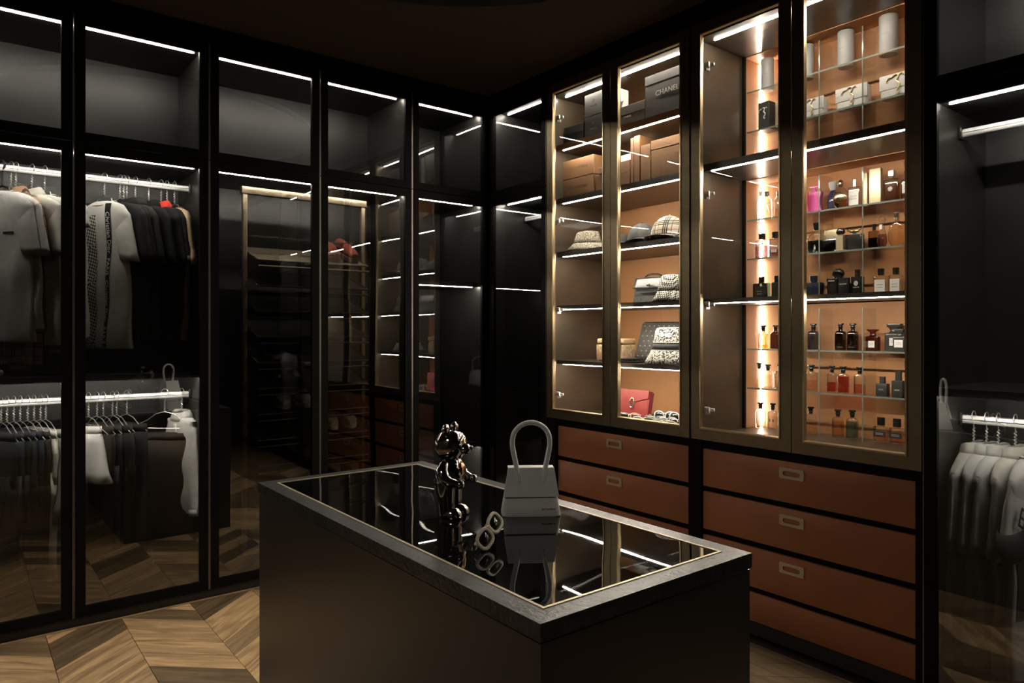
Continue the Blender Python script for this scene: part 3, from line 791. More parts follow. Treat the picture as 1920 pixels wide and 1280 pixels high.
bottle(1639, 21, 418, 465, z, 'black lower and amber upper square bottle behind the vase bottle', SLAB_B, [(.765, .28, .5, 5), (1, .28, .5, 5)], 'smoky_bottle_glass', liq='liquid_black', lev=.46, dr=.5, group=G2, Y=BY + .525)
b = bottle(1654, 22, 405, 463, z, 'hourglass vase shaped bottle of dark amber perfume', VASE_B, None, liq='liquid_plum', lev=.42, dr=.7, group=G2, Y=BY + .468)
build('label', MB().box(-.006, .006, -.0145, -.0115, .082, .104), 'white_label', b, sharp=0)
bottle(1682, 35, 396, 461, z, 'flat round amber flask with squared clear cap', FLASK_B, [(.76, .22, .6, 4), (.84, .26, .6, 5), (.85, .22, .5, 5), (.87, .28, .66, 6), (1, .28, .66, 6)], 'amber_flask_glass', liq='liquid_clear', lev=.50, cap='silver_cap', dr=.36, group=G2)
bottle(1706, 9, 412, 458, z, 'thin clear bottle at the right end next to the amber flask', TALL_B, TALL_C, cap='silver_cap', dr=.8, group=G2, Y=BY + .53)
z = 1.559
bottle(1428, 31, 514, 559, z, 'smoky black wide bottle with square cap in front of the upright light', SLAB_B, [(.735, .30, .6, 5), (1, .30, .6, 5)], 'greenblack_bottle_glass', lab=('dark_grey_glass', .06, .6, .55), dr=.45, group=G3)
bottle(1457, 20, 511, 557, z, 'grey slab bottle with dark cap beside the left door frame', SLAB_B, [(.735, .5, .7, 5), (1, .5, .7, 5)], 'dark_grey_glass', dr=.5, group=G3)
bottle(1526, 38, 510, 553, z, 'deep navy flared bottle with navy cap', [(0, .82, .9, 7), (.02, .84, .95, 7), (.5, .95, 1, 7), (.64, 1, 1, 7), (.70, .93, .95, 7), (.71, .3, .5, 3), (.75, .3, .5, 3)], [(.74, .34, .62, 5), (1, .36, .66, 5)], 'navy_glass', cap='navy_glass', dr=.42, group=G3)
b = bottle(1562, 24, 513, 550, z, 'black ridged bottle with embossed collar left of its twin', [(0, .85, .9, 5), (.1, .95, 1, 5), (.3, .85, .95, 5), (.55, 1, 1, 5), (.8, .85, .95, 5), (.85, 1, 1, 5), (.98, .95, 1, 5), (1, .9, .9, 5)], None, 'black_cap', dr=.5, group=G3, Y=BY + .475)
build('printed_line', MB().box(-.015, .015, -.0172, -.0150, .080, .085), 'print_silver', b, sharp=0)
b = bottle(1572, 24, 490, 530, 1.60, 'black sculpted figurine stopper bottle rising behind the pair of black bottles', [(0, .6, .6, 3), (.2, .8, .8, 3), (.4, 1, 1, 3), (.6, .8, .8, 3), (.75, 1.1, 1, 3), (.9, .9, .9, 3), (1, .4, .4, 2)], None, 'black_cap', dr=.7, group=G3, Y=BY + .53)
build('stem', MB().loft([(-.043, .03, .02, 5), (.004, .028, .018, 5)], 16), 'black_cap', b)
b = bottle(1583, 23, 512, 549, z, 'black square bottle with embossed collar right of its ridged twin', [(0, .96, .96, 8), (.55, 1, 1, 8), (.72, 1, 1, 8), (.74, .9, .9, 8), (.98, .9, .9, 8), (1, .86, .86, 8)], None, 'black_cap', dr=.5, group=G3, Y=BY + .472)
build('label', MB().box(-.017, .017, -.0145, -.0125, .062, .066), 'print_silver', b, sharp=0)
b = bottle(1608, 24, 495, 548, z, 'tall black bottle with a pale skull like print', SLAB_B, [(.735, .40, .66, 5), (.98, .40, .66, 5)], 'black_cap', cap='black_cap', dr=.5, group=G3)
mb = MB(); mb.loft([(0, .010, .012, 2), (.001, .010, .012, 2)], 16).xf(Matrix.Translation((0, -.0165, .066)) @ Matrix.Rotation(PI / 2, 4, 'X'))
mb.box(-.014, .014, -.0165, -.0155, .046, .049)
build('print', mb, 'grey_label', b)
bottle(1652, 27, 496, 548, z, 'clear bottle with big pale label and black cap, left of two alike', SLAB_B, [(.765, .38, .8, 6), (1, .40, .84, 6)], liq='liquid_peach', lev=.15, lab=('white_label', .12, .60, .78), dr=.5, group=G3)
bottle(1680, 27, 494, 547, z, 'clear bottle with big pale label and black cap, right of two alike', SLAB_B, [(.765, .38, .8, 6), (1, .40, .84, 6)], liq='liquid_peach', lev=.15, lab=('white_label', .12, .60, .72), dr=.5, group=G3)

def apo(px, y0, y1, z, label, group, glass='clear_bottle_glass', liq=None, lev=.4, w=20, Y=None, cap='black_cap'):
    return bottle(px, w, y0, y1, z, label, glass=glass, liq=liq, lev=lev, group=group, Y=Y, cap=cap, dr=.7)
z = 1.308
apo(1431, 608, 651, z, 'smoky amber apothecary bottle in front of the upright light', G4, 'smoky_bottle_glass', 'liquid_amber', .16)
apo(1454, 607, 651, z, 'dark brown apothecary bottle next to the left door frame', G4, 'brown_bottle_glass')
apo(1503, 607, 653, z, 'blue apothecary bottle mostly hidden by the middle door frame', G4, 'blue_bottle_glass')
apo(1525, 606, 654, z, 'fully visible slate blue apothecary bottle', G4, 'blue_bottle_glass', w=22)
apo(1576, 605, 655, z, 'black brown apothecary bottle, left of the dark pair', G4, 'darkbrown_bottle_glass', w=22)
apo(1599, 605, 655, z, 'black brown apothecary bottle, right of the dark pair', G4, 'darkbrown_bottle_glass', w=22)
bottle(1637, 26, 615, 655, z, 'dark red square bottle with small white label', TOMF_B, [(.79, .42, .78, 2.5), (.86, .44, .8, 3), (.94, .86, .92, 6), (1, .86, .92, 6)], 'rubywine_bottle_glass', lab=('white_label', .15, .46, .5), cap='rubywine_bottle_glass', dr=.6, group=G4)
bottle(1678, 36, 606, 657, z, 'large charcoal square bottle with wide flat cap', TOMF_B, TOMF_C, 'dark_grey_glass', lab=('white_label', .20, .48, .42), cap='dark_grey_glass', dr=.45, group=G4, Y=BY + .52)
bottle(1687, 24, 616, 658, z, 'smaller charcoal square bottle in front of the large charcoal one', TOMF_B, TOMF_C, 'dark_grey_glass', lab=('white_label', .18, .52, .72), cap='dark_grey_glass', dr=.5, group=G4, Y=BY + .465)
z = 1.103
apo(1424, 680, 724, z, 'clear apothecary bottle touching the upright light on the lower shelf', G5, liq='liquid_peach', lev=.3, w=19, Y=BY + .53)
apo(1440, 681, 724, z, 'clear apothecary bottle of pale perfume just right of the light', G5, liq='liquid_clear', lev=.55, w=20)
apo(1462, 681, 726, z, 'clear apothecary bottle cut by the left door frame', G5, liq='liquid_clear', lev=.5, w=19)
apo(1521, 683, 731, z, 'clear apothecary bottle of peach perfume above the peach one on the floor', G5, liq='liquid_peach', lev=.42, w=24)
apo(1560, 684, 733, z, 'clear apothecary bottle half full of red perfume', G5, liq='liquid_red', lev=.38, w=21)
apo(1581, 685, 735, z, 'apothecary bottle full of red perfume', G5, liq='liquid_red', lev=.62, w=23, Y=BY + .475)
apo(1612, 685, 735, z, 'apothecary bottle of pink perfume behind the divider right of the red pair', G5, liq='liquid_pink', lev=.36, w=23)
bottle(1655, 25, 704, 739, z, 'small matte black bottle with square black cap', SQ_B, [(.62, .44, .5, 8), (1, .44, .5, 8)], 'matte_black', cap='matte_black', dr=.7, lab=('matte_black', .2, .44, .7), group=G5)
bottle(1685, 25, 694, 741, z, 'tall matte black bottle with square grey black cap', SQ_B, [(.62, .50, .5, 8), (1, .50, .5, 8)], 'dark_grey_glass', cap='dark_grey_glass', dr=.7, lab=('matte_black', .2, .32, .7), group=G5)
z = .888
apo(1426, 754, 801, z, 'clear apothecary bottle of pale amber perfume left on the case floor', G6, liq='liquid_peach', lev=.25, w=20)
b = apo(1449, 756, 804, z, 'clear apothecary bottle with dark spots on its front', G6, liq='liquid_clear', lev=.5, w=20)
mb = MB()
for s in (-1, 1): mb.loft([(0, .005, .009, 2), (.0012, .005, .009, 2)], 12).map(lambda x, y, zz: (x, y, zz))
sp = []
for s in (-1, 1):
    build('spot', MB().loft([(0, .0045, .009, 2), (.0012, .0045, .009, 2)], 12).xf(Matrix.Translation((s * .010, -.0135, .045)) @ Matrix.Rotation(PI / 2, 4, 'X')), 'black_label', b)
apo(1520, 763, 813, z, 'clear apothecary bottle of peach perfume standing on the case floor', G6, liq='liquid_peach', lev=.42, w=23)
apo(1571, 767, 818, z, 'clear apothecary bottle filled with amber perfume', G6, liq='liquid_amber', lev=.60, w=23)
apo(1598, 769, 822, z, 'apothecary bottle filled with green perfume', G6, liq='liquid_green', lev=.60, w=24)
bottle(1652, 27, 780, 826, z, 'square bottle of orange perfume with black label, left of two alike', SQ_B, SQ_C, liq='liquid_amber', lev=.45, lab=('black_label', .22, .46, .96), dr=.6, group=G6)
bottle(1682, 28, 783, 830, z, 'square bottle of orange perfume with black label, right of two alike', SQ_B, SQ_C, liq='liquid_amber', lev=.45, lab=('black_label', .22, .46, .96), dr=.6, group=G6)

# top bay: white canisters, white clutches, black box
for px, wpx, y0, y1, lb in ((1439, 24, 109, 172, 'white lidded canister next to the upright light'), (1514, 24, 85, 152, 'white lidded canister beside the middle door frame'),
                            (1586, 30, 57, 129, 'white lidded canister between the first and second divider'), (1666, 34, 29, 107, 'white lidded canister nearest the right door frame')):
    X, mpp = onY(px, NICHE_Y); r_ = wpx * mpp / 2 * .97; h = (y1 - y0) * mpp * .94
    t = thing('white_canister', lb, 'canister', (X, NICHE_Y, 2.6628), 0, 'white canisters on the top glass shelf')
    build('body', MB().loft([(0, r_ * .9, r_ * .9, 2), (.006, r_, r_, 2), (h * .93, r_, r_, 2), (h * .93, r_ * .985, r_ * .985, 2), (h * .94, r_ * .985, r_ * .985, 2)], 32), 'white_ceramic', t)
    build('lid', MB().loft([(h * .94, r_, r_, 2), (h * .985, r_, r_, 2), (h, r_ * .95, r_ * .95, 2)], 32), 'white_ceramic', t)
    mb = MB()
    for i in range(7):
        a0 = -PI / 2 - .55 + i * .15
        for rr in (r_ + .0006,):
            p = [(rr * math.cos(a), rr * math.sin(a)) for a in (a0, a0 + .08)]
            mb.add([(p[0][0], p[0][1], h * .50), (p[1][0], p[1][1], h * .50), (p[1][0], p[1][1], h * .515), (p[0][0], p[0][1], h * .515)], [(0, 1, 2, 3)])
    o = build('printed_line', mb, 'print_grey', t, sharp=0); o['kind'] = 'stuff'
def squiggle(t, s, y, m):
    pts = [(-.9, .55), (-.7, .75), (-.45, .70), (-.3, .85), (-.05, .95), (.2, .8), (.12, .55), (-.05, .35), (.1, .15), (.3, -.05), (.25, -.35), (.05, -.55), (0, -.8), (.15, -.95), (.3, -.8)]
    P = [(a * s, y, b * s) for a, b in pts]
    mb = MB().tube(P, .0035, 8)
    mb.tube([(-.9 * s, y, .55 * s), (-1.0 * s, y, .35 * s), (-.85 * s, y, .3 * s)], .003, 6)
    mb.tube([(.2 * s, y, .8 * s), (.5 * s, y, .95 * s), (.62 * s, y, .75 * s)], .003, 6)
    return build('clasp', mb, m, t)
for px, wpx, y0, y1, lb in ((1525, 54, 188, 234, 'white clutch with gold squiggle clasp beside the middle door frame'), (1600, 68, 164, 216, 'white clutch with gold squiggle clasp in the middle of three'),
                            (1686, 76, 140, 196, 'white clutch with gold squiggle clasp next to the right door frame')):
    X, mpp = onY(px, NICHE_Y - .01); w = pxw(X, NICHE_Y, wpx, .3) ; h = (y1 - y0) * mpp * .80
    t = thing('clutch_bag', lb, 'clutch bag', (X, NICHE_Y - .005, 2.4528), 0, 'white clutches on the glass shelf')
    mb = MB().rbox(-w / 2, w / 2, -.026, .026, 0, h, .016, 4)
    build('body', mb, 'softwhiteleather', t)
    build('flap', MB().rbox(-w / 2 - .001, w / 2 + .001, -.029, -.020, h * .38, h + .001, .004, 2), 'softwhiteleather', t)
    squiggle(t, h * .42, -.033, 'gold_clasp').location = (0, 0, h * .55)
X, mpp = onY(1440, NICHE_Y)
t = thing('box', 'black box with a silver emblem on the glass shelf by the upright light', 'box', (X, NICHE_Y + .005, 2.4528))
build('body', MB().rbox(-.032, .032, -.045, .045, 0, .145, .002, 1), 'matte_black', t)
squiggle(t, .030, -.0462, 'print_silver').location = (0, 0, .085)
X, mpp = onY(1464, NICHE_Y)
t = thing('box', 'clear fronted beige box half hidden behind the left door frame', 'box', (X + .01, NICHE_Y + .01, 2.4528))
build('body', MB().rbox(-.024, .024, -.04, .04, 0, .13, .002, 1), Op('beige_card', (.45, .36, .25), .5), t)
build('window', MB().box(-.018, .018, -.0415, -.040, .02, .11), 'clear_bottle_glass', t, sharp=0)

# ------------------------------------------------------------------ left case: boxes
SHY = BY + .21
def crate(px0, px1, y0, zf, label, m, Y=None, depth=.16, group=None, lid=True, rz=0., h=None, name='box', zoff=0., x0=None, x1=None):
    if Y is None: Y = BY + .118 + depth / 2
    Xa, mpp = onY(px0, Y - depth / 2); Xb, mpp2 = onY(px1, Y - depth / 2)
    if h is None: h = zat(y0, (mpp + mpp2) / 2) - zf - zoff
    w = Xb - Xa
    t = thing(name, label, 'box', ((Xa + Xb) / 2, Y, zf + zoff + .0006), rz, group)
    if lid:
        lh = min(h * .45, .05)
        build('body', MB().box(-w / 2 + .002, w / 2 - .002, -depth / 2 + .002, depth / 2 - .002, 0, h - .002), m, t, sharp=0)
        build('lid', MB().rbox(-w / 2, w / 2, -depth / 2, depth / 2, h - lh, h, .0015, 1), m, t, sharp=0)
    else:
        build('body', MB().rbox(-w / 2, w / 2, -depth / 2, depth / 2, 0, h, .002, 1), m, t, sharp=0)
    t['_w'] = w; t['_h'] = h; t['_d'] = depth
    return t
Op('box_orange', (.165, .080, .032), .5, noise=(5, .06)); Op('box_orange_dark', (.15, .066, .026), .5)
Op('box_black', (.024, .022, .019), .5); Op('box_grey_black', (.040, .037, .032), .5); Op('card_white', (.75, .72, .66), .5); Op('ribbon_violet', (.10, .08, .16), .5); Op('card_cream', (.52, .40, .25), .6)
Op('print_brown', (.10, .05, .025), .6); Op('print_pale', (.50, .47, .41), .5)
zf = 2.5482
for i, lb in enumerate(('black square box carrying another like it, pale emblem on its front', 'black square box with pale emblem on top of its twin')):
    t = crate(1096, 1136, 0, zf, lb, 'box_black', h=.133, zoff=.1345 * i, depth=.12, group='black emblem boxes', lid=False)
    build('emblem', MB().loft([(0, .009, .009, 2), (.0012, .009, .009, 2)], 18).xf(Matrix.Translation((0, -.0752, .082)) @ Matrix.Rotation(PI / 2, 4, 'X')), 'print_pale', t)
    text('VERSACE', .014, 'print_pale', t, (0, -.0756, .050))
t = crate(1140, 1152, 0, zf, 'pale grey box standing behind the door stile beside the emblem boxes', 'card_white', h=.26, depth=.12, lid=False)
crate(1058, 1094, 0, zf, 'low wide black box left of the emblem boxes', 'box_black', h=.115, depth=.2)
t = crate(1160, 1209, 0, zf, 'long dark grey box with a small pale nameplate', 'box_grey_black', h=.125, depth=.2)
text('CHANEL', .016, 'print_pale', t, (-.03, -.1006, .06))
t = crate(1209, 1292, 0, zf, 'big dark grey box lettered in pale capitals, under the top light', 'box_grey_black', h=.245, depth=.22)
text('CHANEL', .040, 'print_pale', t, (.005, -.1106, .135), spacing=1.05)
X, mpp = onY(1164, BY + .15)
t = thing('fabric_flower', 'small white crumpled fabric flower on the long dark grey box', 'ornament', (X, BY + .16, zf + .1265))
mb = MB()
for i in range(7):
    a = i * .9; mb.sphere((.009 * math.cos(a), .009 * math.sin(a), .016 + .006 * i), .013, .011, .012, 10, 6)
build('petals', mb, 'card_white', t)['kind'] = 'stuff'
build('base', MB().loft([(0, .012, .012, 2), (.012, .008, .008, 2)], 12), 'card_white', t)

zf = 2.2192
for i, lb in enumerate(('orange lettered box under another, beside the case side', 'orange lettered box stacked on its twin')):
    t = crate(1049, 1113, 0, zf, lb, 'box_orange', h=.116, zoff=.1175 * i, depth=.17, group='orange lettered boxes', lid=False)
    text('LOUIS VUITTON', .026, 'print_brown', t, (0, -.0856, .058), spacing=1.0)
crate(1117, 1160, 0, zf, 'plain orange box right of the lettered pair', 'box_orange', h=.10, depth=.14, lid=False)
t = crate(1121, 1142, 0, zf, 'small orange gift box with violet ribbon on the plain box', 'box_orange_dark', h=.035, zoff=.102, depth=.08, Y=BY + .15, lid=False)
build('ribbon', MB().box(t['_w'] * .1, t['_w'] * .35, -.0412, .0412, -.0001, .0365), 'ribbon_violet', t, sharp=0)
crate(1119, 1150, 0, zf, 'tall cream box standing behind the gift box', 'card_cream', h=.235, depth=.05, Y=BY + .32, lid=False)
t = crate(1157, 1181, 0, zf, 'orange box with a brown printed line beside the door stile', 'box_orange', h=.145, depth=.12, lid=False)
build('printed_line', MB().box(-.03, .03, -.0612, -.0598, .078, .082), 'print_brown', t, sharp=0)
crate(1158, 1183, 0, zf, 'white card box behind the orange box with the printed line', 'card_white', h=.23, depth=.06, Y=BY + .30, lid=False)
crate(1182, 1188, 0, zf, 'thin upright orange box, left of the thin pair', 'box_orange_dark', h=.262, depth=.20, group='thin upright orange boxes', lid=False)
crate(1188.6, 1199, 0, zf, 'thicker upright orange box, right of the thin pair', 'box_orange_dark', h=.268, depth=.22, group='thin upright orange boxes', lid=False)
t = crate(1201, 1219, 0, zf, 'narrow orange box with a tiny mark, left of the biggest orange box', 'box_orange', h=.205, depth=.18, lid=False)
build('mark', MB().box(-.008, .004, -.0912, -.0898, .10, .104), 'print_brown', t, sharp=0)
t = crate(1220, 1296, 0, zf, 'biggest orange box with a small monogram, at the right of its shelf', 'box_orange', h=.215, depth=.20, lid=True)
text('LV', .022, 'print_brown', t, (.04, -.1006, .115))
crate(1201, 1245, 0, zf, 'cream box standing behind the biggest orange box', 'card_cream', h=.262, depth=.06, Y=BY + .40, lid=False)  # cream colour stands in for the brightly lit back panel

# ------------------------------------------------------------------ hats
Mx = M
M['plaid_cream'] = plaid_mat('cream_check_cloth', (.56, .50, .39), [(.10, .18, (.10, .08, .07)), (.24, .32, (.10, .08, .07)), (.38, .46, (.10, .08, .07)), (.70, .74, (.45, .06, .05))], 14)
M['houndstooth'] = pattern_mat('black_white_check_weave', (.56, .53, .46), (.025, .024, .022), 'checker', 105, rot=(0, .75, .6))
M['oblique'] = pattern_mat('black_ivory_monogram_weave', (.56, .53, .46), (.025, .025, .027), 'blotch', 125, thr=.52)
M['printed_beige'] = pattern_mat('beige_printed_cloth', (.36, .32, .25), (.12, .10, .075), 'crackle', 75, thr=.09)
M['studded'] = pmat('charcoal_textured_leather', (.085, .078, .070), .45, noise=(60, .3), bump=(160, .15))
M['croc'] = pattern_mat('grey_croc_leather', (.075, .075, .070), (.025, .025, .023), 'crackle', 85, thr=.07, rough=.3)
Op('grey_cap_cloth', (.055, .054, .050), .8, noise=(40, .4)); Op('black_cap_cloth', (.03, .03, .03), .8)
Op('tan_leather', (.40, .26, .14), .45); Op('monogram_tan', (.38, .27, .16), .6, noise=(60, .5)); Op('red_leather', (.25, .040, .036), .4, bump=(200, .08)); Op('black_leather', (.02, .02, .022), .35, bump=(150, .1))
def bucket_hat(label, loc, R, H, m, rz=0, brim=1.55, squash=1., band=None, tilt=0., lump=.0, rot=None):
    t = thing('bucket_hat', label, 'hat', loc, rz, rot=rot)
    k = 36
    def wob(a, s): return 1 + lump * math.sin(3 * a + s * 5) + lump * .6 * math.sin(5 * a + 2)
    rs = []
    for z, r in ((H, .05), (H * .995, .55), (H * .97, .72), (H * .90, .80), (H * .6, .90), (H * .36, 1.0)):
        rs.append([(R * r * wob(2 * PI * j / k, z * 9) * math.cos(2 * PI * j / k), R * r * squash * wob(2 * PI * j / k, z * 9) * math.sin(2 * PI * j / k), z) for j in range(k)])
    build('crown', MB().rings(rs, True, False), m, t, thick=.003)
    rs = []
    for u in (0, .33, .66, 1):
        r = 1 + (brim - 1) * u; z = H * .36 * (1 - u) + .003 + .0
        rs.append([(R * r * wob(2 * PI * j / k, 3) * math.cos(2 * PI * j / k), R * r * squash * wob(2 * PI * j / k, 3) * math.sin(2 * PI * j / k), max(.003, z + u * lump * R * .8 * math.sin(3 * 2 * PI * j / k + 1))) for j in range(k)])
    build('brim', MB().rings(rs, False, False), m, t, thick=.004)
    if band:
        rs = [[(R * 1.015 * rr * math.cos(2 * PI * j / k), R * 1.015 * squash * rr * math.sin(2 * PI * j / k), z) for j in range(k)] for z, rr in ((H * .38, 1.0), (H * .58, .91))]
        build('band', MB().rings(rs, False, False), band, t, thick=.002)
        for z, rr in ((H * .38, 1.005), (H * .59, .915)):
            build('piping', MB().closed_tube([(R * 1.02 * rr * math.cos(2 * PI * j / k), R * 1.02 * squash * rr * math.sin(2 * PI * j / k), z) for j in range(k)], .0022, 6), 'card_white', t)
    return t
def cap(label, loc, R, H, m, rz=0, visor=True):
    t = thing('baseball_cap', label, 'cap', loc, rz)
    secs = [(0, 1, 1.08), (.15, 1, 1.08), (.45, .93, 1.0), (.7, .78, .84), (.88, .52, .56), (.97, .25, .27), (1, .02, .02)]
    build('crown', MB().loft([(.004 + z * H, R * a, R * b, 2) for z, a, b in secs], 32, False, True), m, t)
    build('button', MB().sphere((0, 0, H + .006), .007, .007, .004, 10, 5), m, t)
    if visor:
        def fn(u, v):
            a = -PI / 2 + (u - .5) * 2.0
            r = R * (1.0 + .75 * v * (1 - (2 * u - 1) ** 2 * .8)); rr = r * 1.06
            x = r * math.cos(a); y = rr * math.sin(a)
            return (x, y, .012 + .016 * (1 - (x / R) ** 2) - .012 * v)
        build('visor', MB().grid(16, 6, fn), m, t, thick=.004)
    return t
def sx(px, Y): return onY(px, Y)[0]
zc = 1.8885
bucket_hat('crumpled beige printed bucket hat lying left of the caps', (sx(1101, BY + .20), BY + .21, zc), .088, .125, 'printed_beige', .4, 1.5, .9, lump=.07)
cap('black cap half hidden behind the door stile', (sx(1160, BY + .22), BY + .22, zc), .085, .085, 'black_cap_cloth', .9)
cap('dark grey mottled cap between the black and the checked cap', (sx(1205, BY + .20), BY + .20, zc), .09, .12, 'grey_cap_cloth', .55)
cap('cream checked cap at the right of its shelf', (sx(1255, BY + .19), BY + .19, zc), .10, .135, 'plaid_cream', .25)
zc = 1.5575
bucket_hat('black and white check bucket hat leaning on the grey crocodile bag', (sx(1262, BY + .18), BY + .18, zc), .082, .145, 'houndstooth', .6, 1.35, 1, lump=.05)
zc = 1.2205
bucket_hat('black and ivory monogram bucket hat with dark band', (sx(1257, BY + .20), BY + .20, zc), .098, .20, 'oblique', .2, 1.42, 1, band='black_cap_cloth', lump=.01)

# ------------------------------------------------------------------ bags on the left case shelves
X = sx(1222, BY + .28)
t = thing('handbag', 'grey crocodile handbag with low handle beside the check hat', 'handbag', (X, BY + .30, 1.5575), 0)
def trap(mb, w0, w1, d0, d1, z0, z1, n=7, k=28, steps=5):
    return mb.loft([(z0 + (z1 - z0) * i / steps, w0 + (w1 - w0) * i / steps, d0 + (d1 - d0) * i / steps, n) for i in range(steps + 1)], k)
build('body', trap(MB(), .128, .112, .055, .03, 0, .15), 'croc', t)
build('flap', MB().grid(10, 6, lambda u, v: (-.113 + .226 * u + (.5 - u) * .0, -.031 - .022 * v, .152 - .062 * v - .006 * math.sin(PI * u) * v)), 'croc', t, thick=.004)
build('strap', MB().box(-.075, .085, -.064, -.058, .070, .082), 'black_leather', t, sharp=0)
build('clasp', MB().rbox(.0, .022, -.068, -.055, .098, .112, .003), 'gold_cap', t)
build('handle', MB().tube([(-.06, 0, .148), (-.058, -.005, .160), (-.04, -.008, .168), (0, -.01, .171), (.04, -.008, .168), (.058, -.005, .160), (.06, 0, .148)], .005, 8), 'black_leather', t)
X = sx(1150, BY + .22)
t = thing('vanity_case', 'small beige monogram vanity case with gold clasp behind the door stile', 'handbag', (X, BY + .24, 1.2205), .05)
build('body', MB().rbox(-.095, .105, -.06, .06, 0, .10, .010, 3), 'monogram_tan', t)
build('lid', MB().rbox(-.097, .107, -.062, .062, .101, .135, .010, 3), 'tan_leather', t)
build('clasp', MB().loft([(0, .010, .012, 3), (.006, .009, .011, 3)], 16).xf(Matrix.Translation((.085, -.062, .092)) @ Matrix.Rotation(PI / 2, 4, 'X')), 'gold_cap', t)
build('handle', MB().tube([(-.03, 0, .134), (-.028, 0, .155), (0, 0, .168), (.028, 0, .155), (.03, 0, .134)], .005, 8), 'black_leather', t)
build('corner_trim', MB().rbox(-.098, -.085, -.0625, -.05, 0, .10, .003), 'tan_leather', t)
t = thing('wallet', 'flat black folded wallet in front of the dotted pouch', 'wallet', (sx(1181, BY + .16), BY + .16, 1.2205), .1)
build('body', MB().rbox(-.075, .075, -.045, .045, 0, .014, .005), 'black_leather', t)
build('flap', MB().rbox(-.074, .060, -.044, .044, .0145, .026, .005), 'black_leather', t, sharp=30).rotation_euler = (0, -.03, 0)
t = thing('clutch_bag', 'large charcoal dotted pouch leaning on the tan back of the case', 'clutch bag', (sx(1226, BY + .42), BY + .44, 1.2205), .05, rot=(-.22, 0, .05))
build('body', MB().rbox(-.155, .135, -.008, .008, 0, .235, .007, 2).map(lambda x, y, zz: (x + (zz - .1) * .12, y, zz)), 'studded', t)
mb = MB()
for i in range(8):
    for j in range(7):
        zz = .028 + j * .031; x = -.128 + i * .036 + (j % 2) * .018 + (zz - .1) * .12
        if x < .118 + (zz - .1) * .12: mb.sphere((x, -.0082, zz), .0062, .0012, .0042, 8, 4)
build('motif', mb, Op('pewter_print', (.36, .34, .30), .4, .5), t)['kind'] = 'stuff'
build('zip_edge', MB().tube([(-.125, 0, .238), (0, 0, .239), (.152, 0, .238)], .004, 6), 'black_leather', t)
build('zip_pull', MB().tube([(.155, -.004, .238), (.166, -.008, .245), (.172, -.01, .236)], .003, 6), 'steel', t)
t = thing('clutch_bag', 'red leather clutch with an oval jewelled ring clasp', 'clutch bag', (sx(1191, BY + .26), BY + .26, .8885), -.06, rot=(-.20, 0, -.06))
build('body', MB().rbox(-.125, .105, -.022, .022, 0, .165, .012, 3), 'red_leather', t)
fl = [(-.125, .166), (.105, .166), (.105, .122), (.012, .098), (-.02, .096), (-.125, .122)]
build('flap', MB().prism(fl, .0, .006).xf(Matrix.Translation((0, -.022, 0)) @ Matrix.Rotation(PI / 2, 4, 'X')), 'red_leather', t)
build('gusset', MB().box(.100, .108, -.017, -.006, .008, .158).box(.100, .108, .002, .014, .008, .158), Op('dark_red_leather', (.20, .03, .03), .5), t, sharp=0)['kind'] = 'stuff'
build('ring_clasp', MB().closed_tube([(-.012 + .017 * math.cos(a), -.033, .088 + .027 * math.sin(a)) for a in [2 * PI * i / 24 for i in range(24)]], .0042, 8), 'silver_cap', t)
mb = MB()
for i in range(14):
    a = 2 * PI * i / 14; mb.sphere((-.012 + .017 * math.cos(a), -.0375, .088 + .027 * math.sin(a)), .0028, k=6, m=4)
build('stones', mb, 'gold_cap', t)['kind'] = 'stuff'

# ------------------------------------------------------------------ sunglasses
def sunglasses(label, loc, rz, frame, lens, W=.138, Hh=.048, tilt=0., thick=.0035, n=2.6, group=None, fold=False, cat='sunglasses', rot=None):
    """lies on its temples: front at y=0 facing -y, temples run back to +y"""
    t = thing('sunglasses', label, cat, loc, rz, group, rot=rot)
    c = W * .25; rx = W * .215; rz_ = Hh / 2
    z0 = rz_ + thick
    mb = MB()
    for s in (-1, 1):
        mb.closed_tube([(s * c + a, abs(s * c + a) ** 2 * 1.2, z0 + b + s * a * .0) for a, b in ring_pts(rx, rz_, n, 26)], (thick, thick * .8), 8)
    mb.tube([(-c + rx * .86, .001, z0 + rz_ * .45), (0, -.001, z0 + rz_ * .62), (c - rx * .86, .001, z0 + rz_ * .45)], thick * .9, 8)
    build('frame', mb, frame, t)
    for s in (-1, 1):
        build('lens', MB().add([(s * c, (c) ** 2 * 1.2 - .0015, z0)] + [(s * c + a * .97, abs(s * c + a) ** 2 * 1.2, z0 + b * .97) for a, b in ring_pts(rx, rz_, n, 26)], [(0, 1 + (i + 1) % 26, 1 + i) for i in range(26)]), lens, t, thick=.0012)
        x = s * (c + rx); y0 = x * x * 1.2
        if fold:
            p = [(x, y0, z0 + rz_ * .4), (x * .97, y0 + .012, z0 + rz_ * .4), (x * .3, y0 + .016 + (.006 if s > 0 else 0), z0 + rz_ * .3), (-x * .7, y0 + .014 + (.006 if s > 0 else 0), z0 - rz_ * .1)]
        else:
            p = [(x, y0, z0 + rz_ * .4), (x, y0 + .03, z0 + rz_ * .4), (x * .97, y0 + .085, z0 + rz_ * .3), (x * .94, y0 + .12, z0 - rz_ * .5), (x * .93, y0 + .135, z0 - rz_ * .9)]
        build('temple', MB().tube(p, [thick * 1.1, thick, thick * .8, thick * .8] + ([] if fold else [thick * .7]), 6), frame, t)
    return t
GS = 'sunglasses on the floor of the bag case'
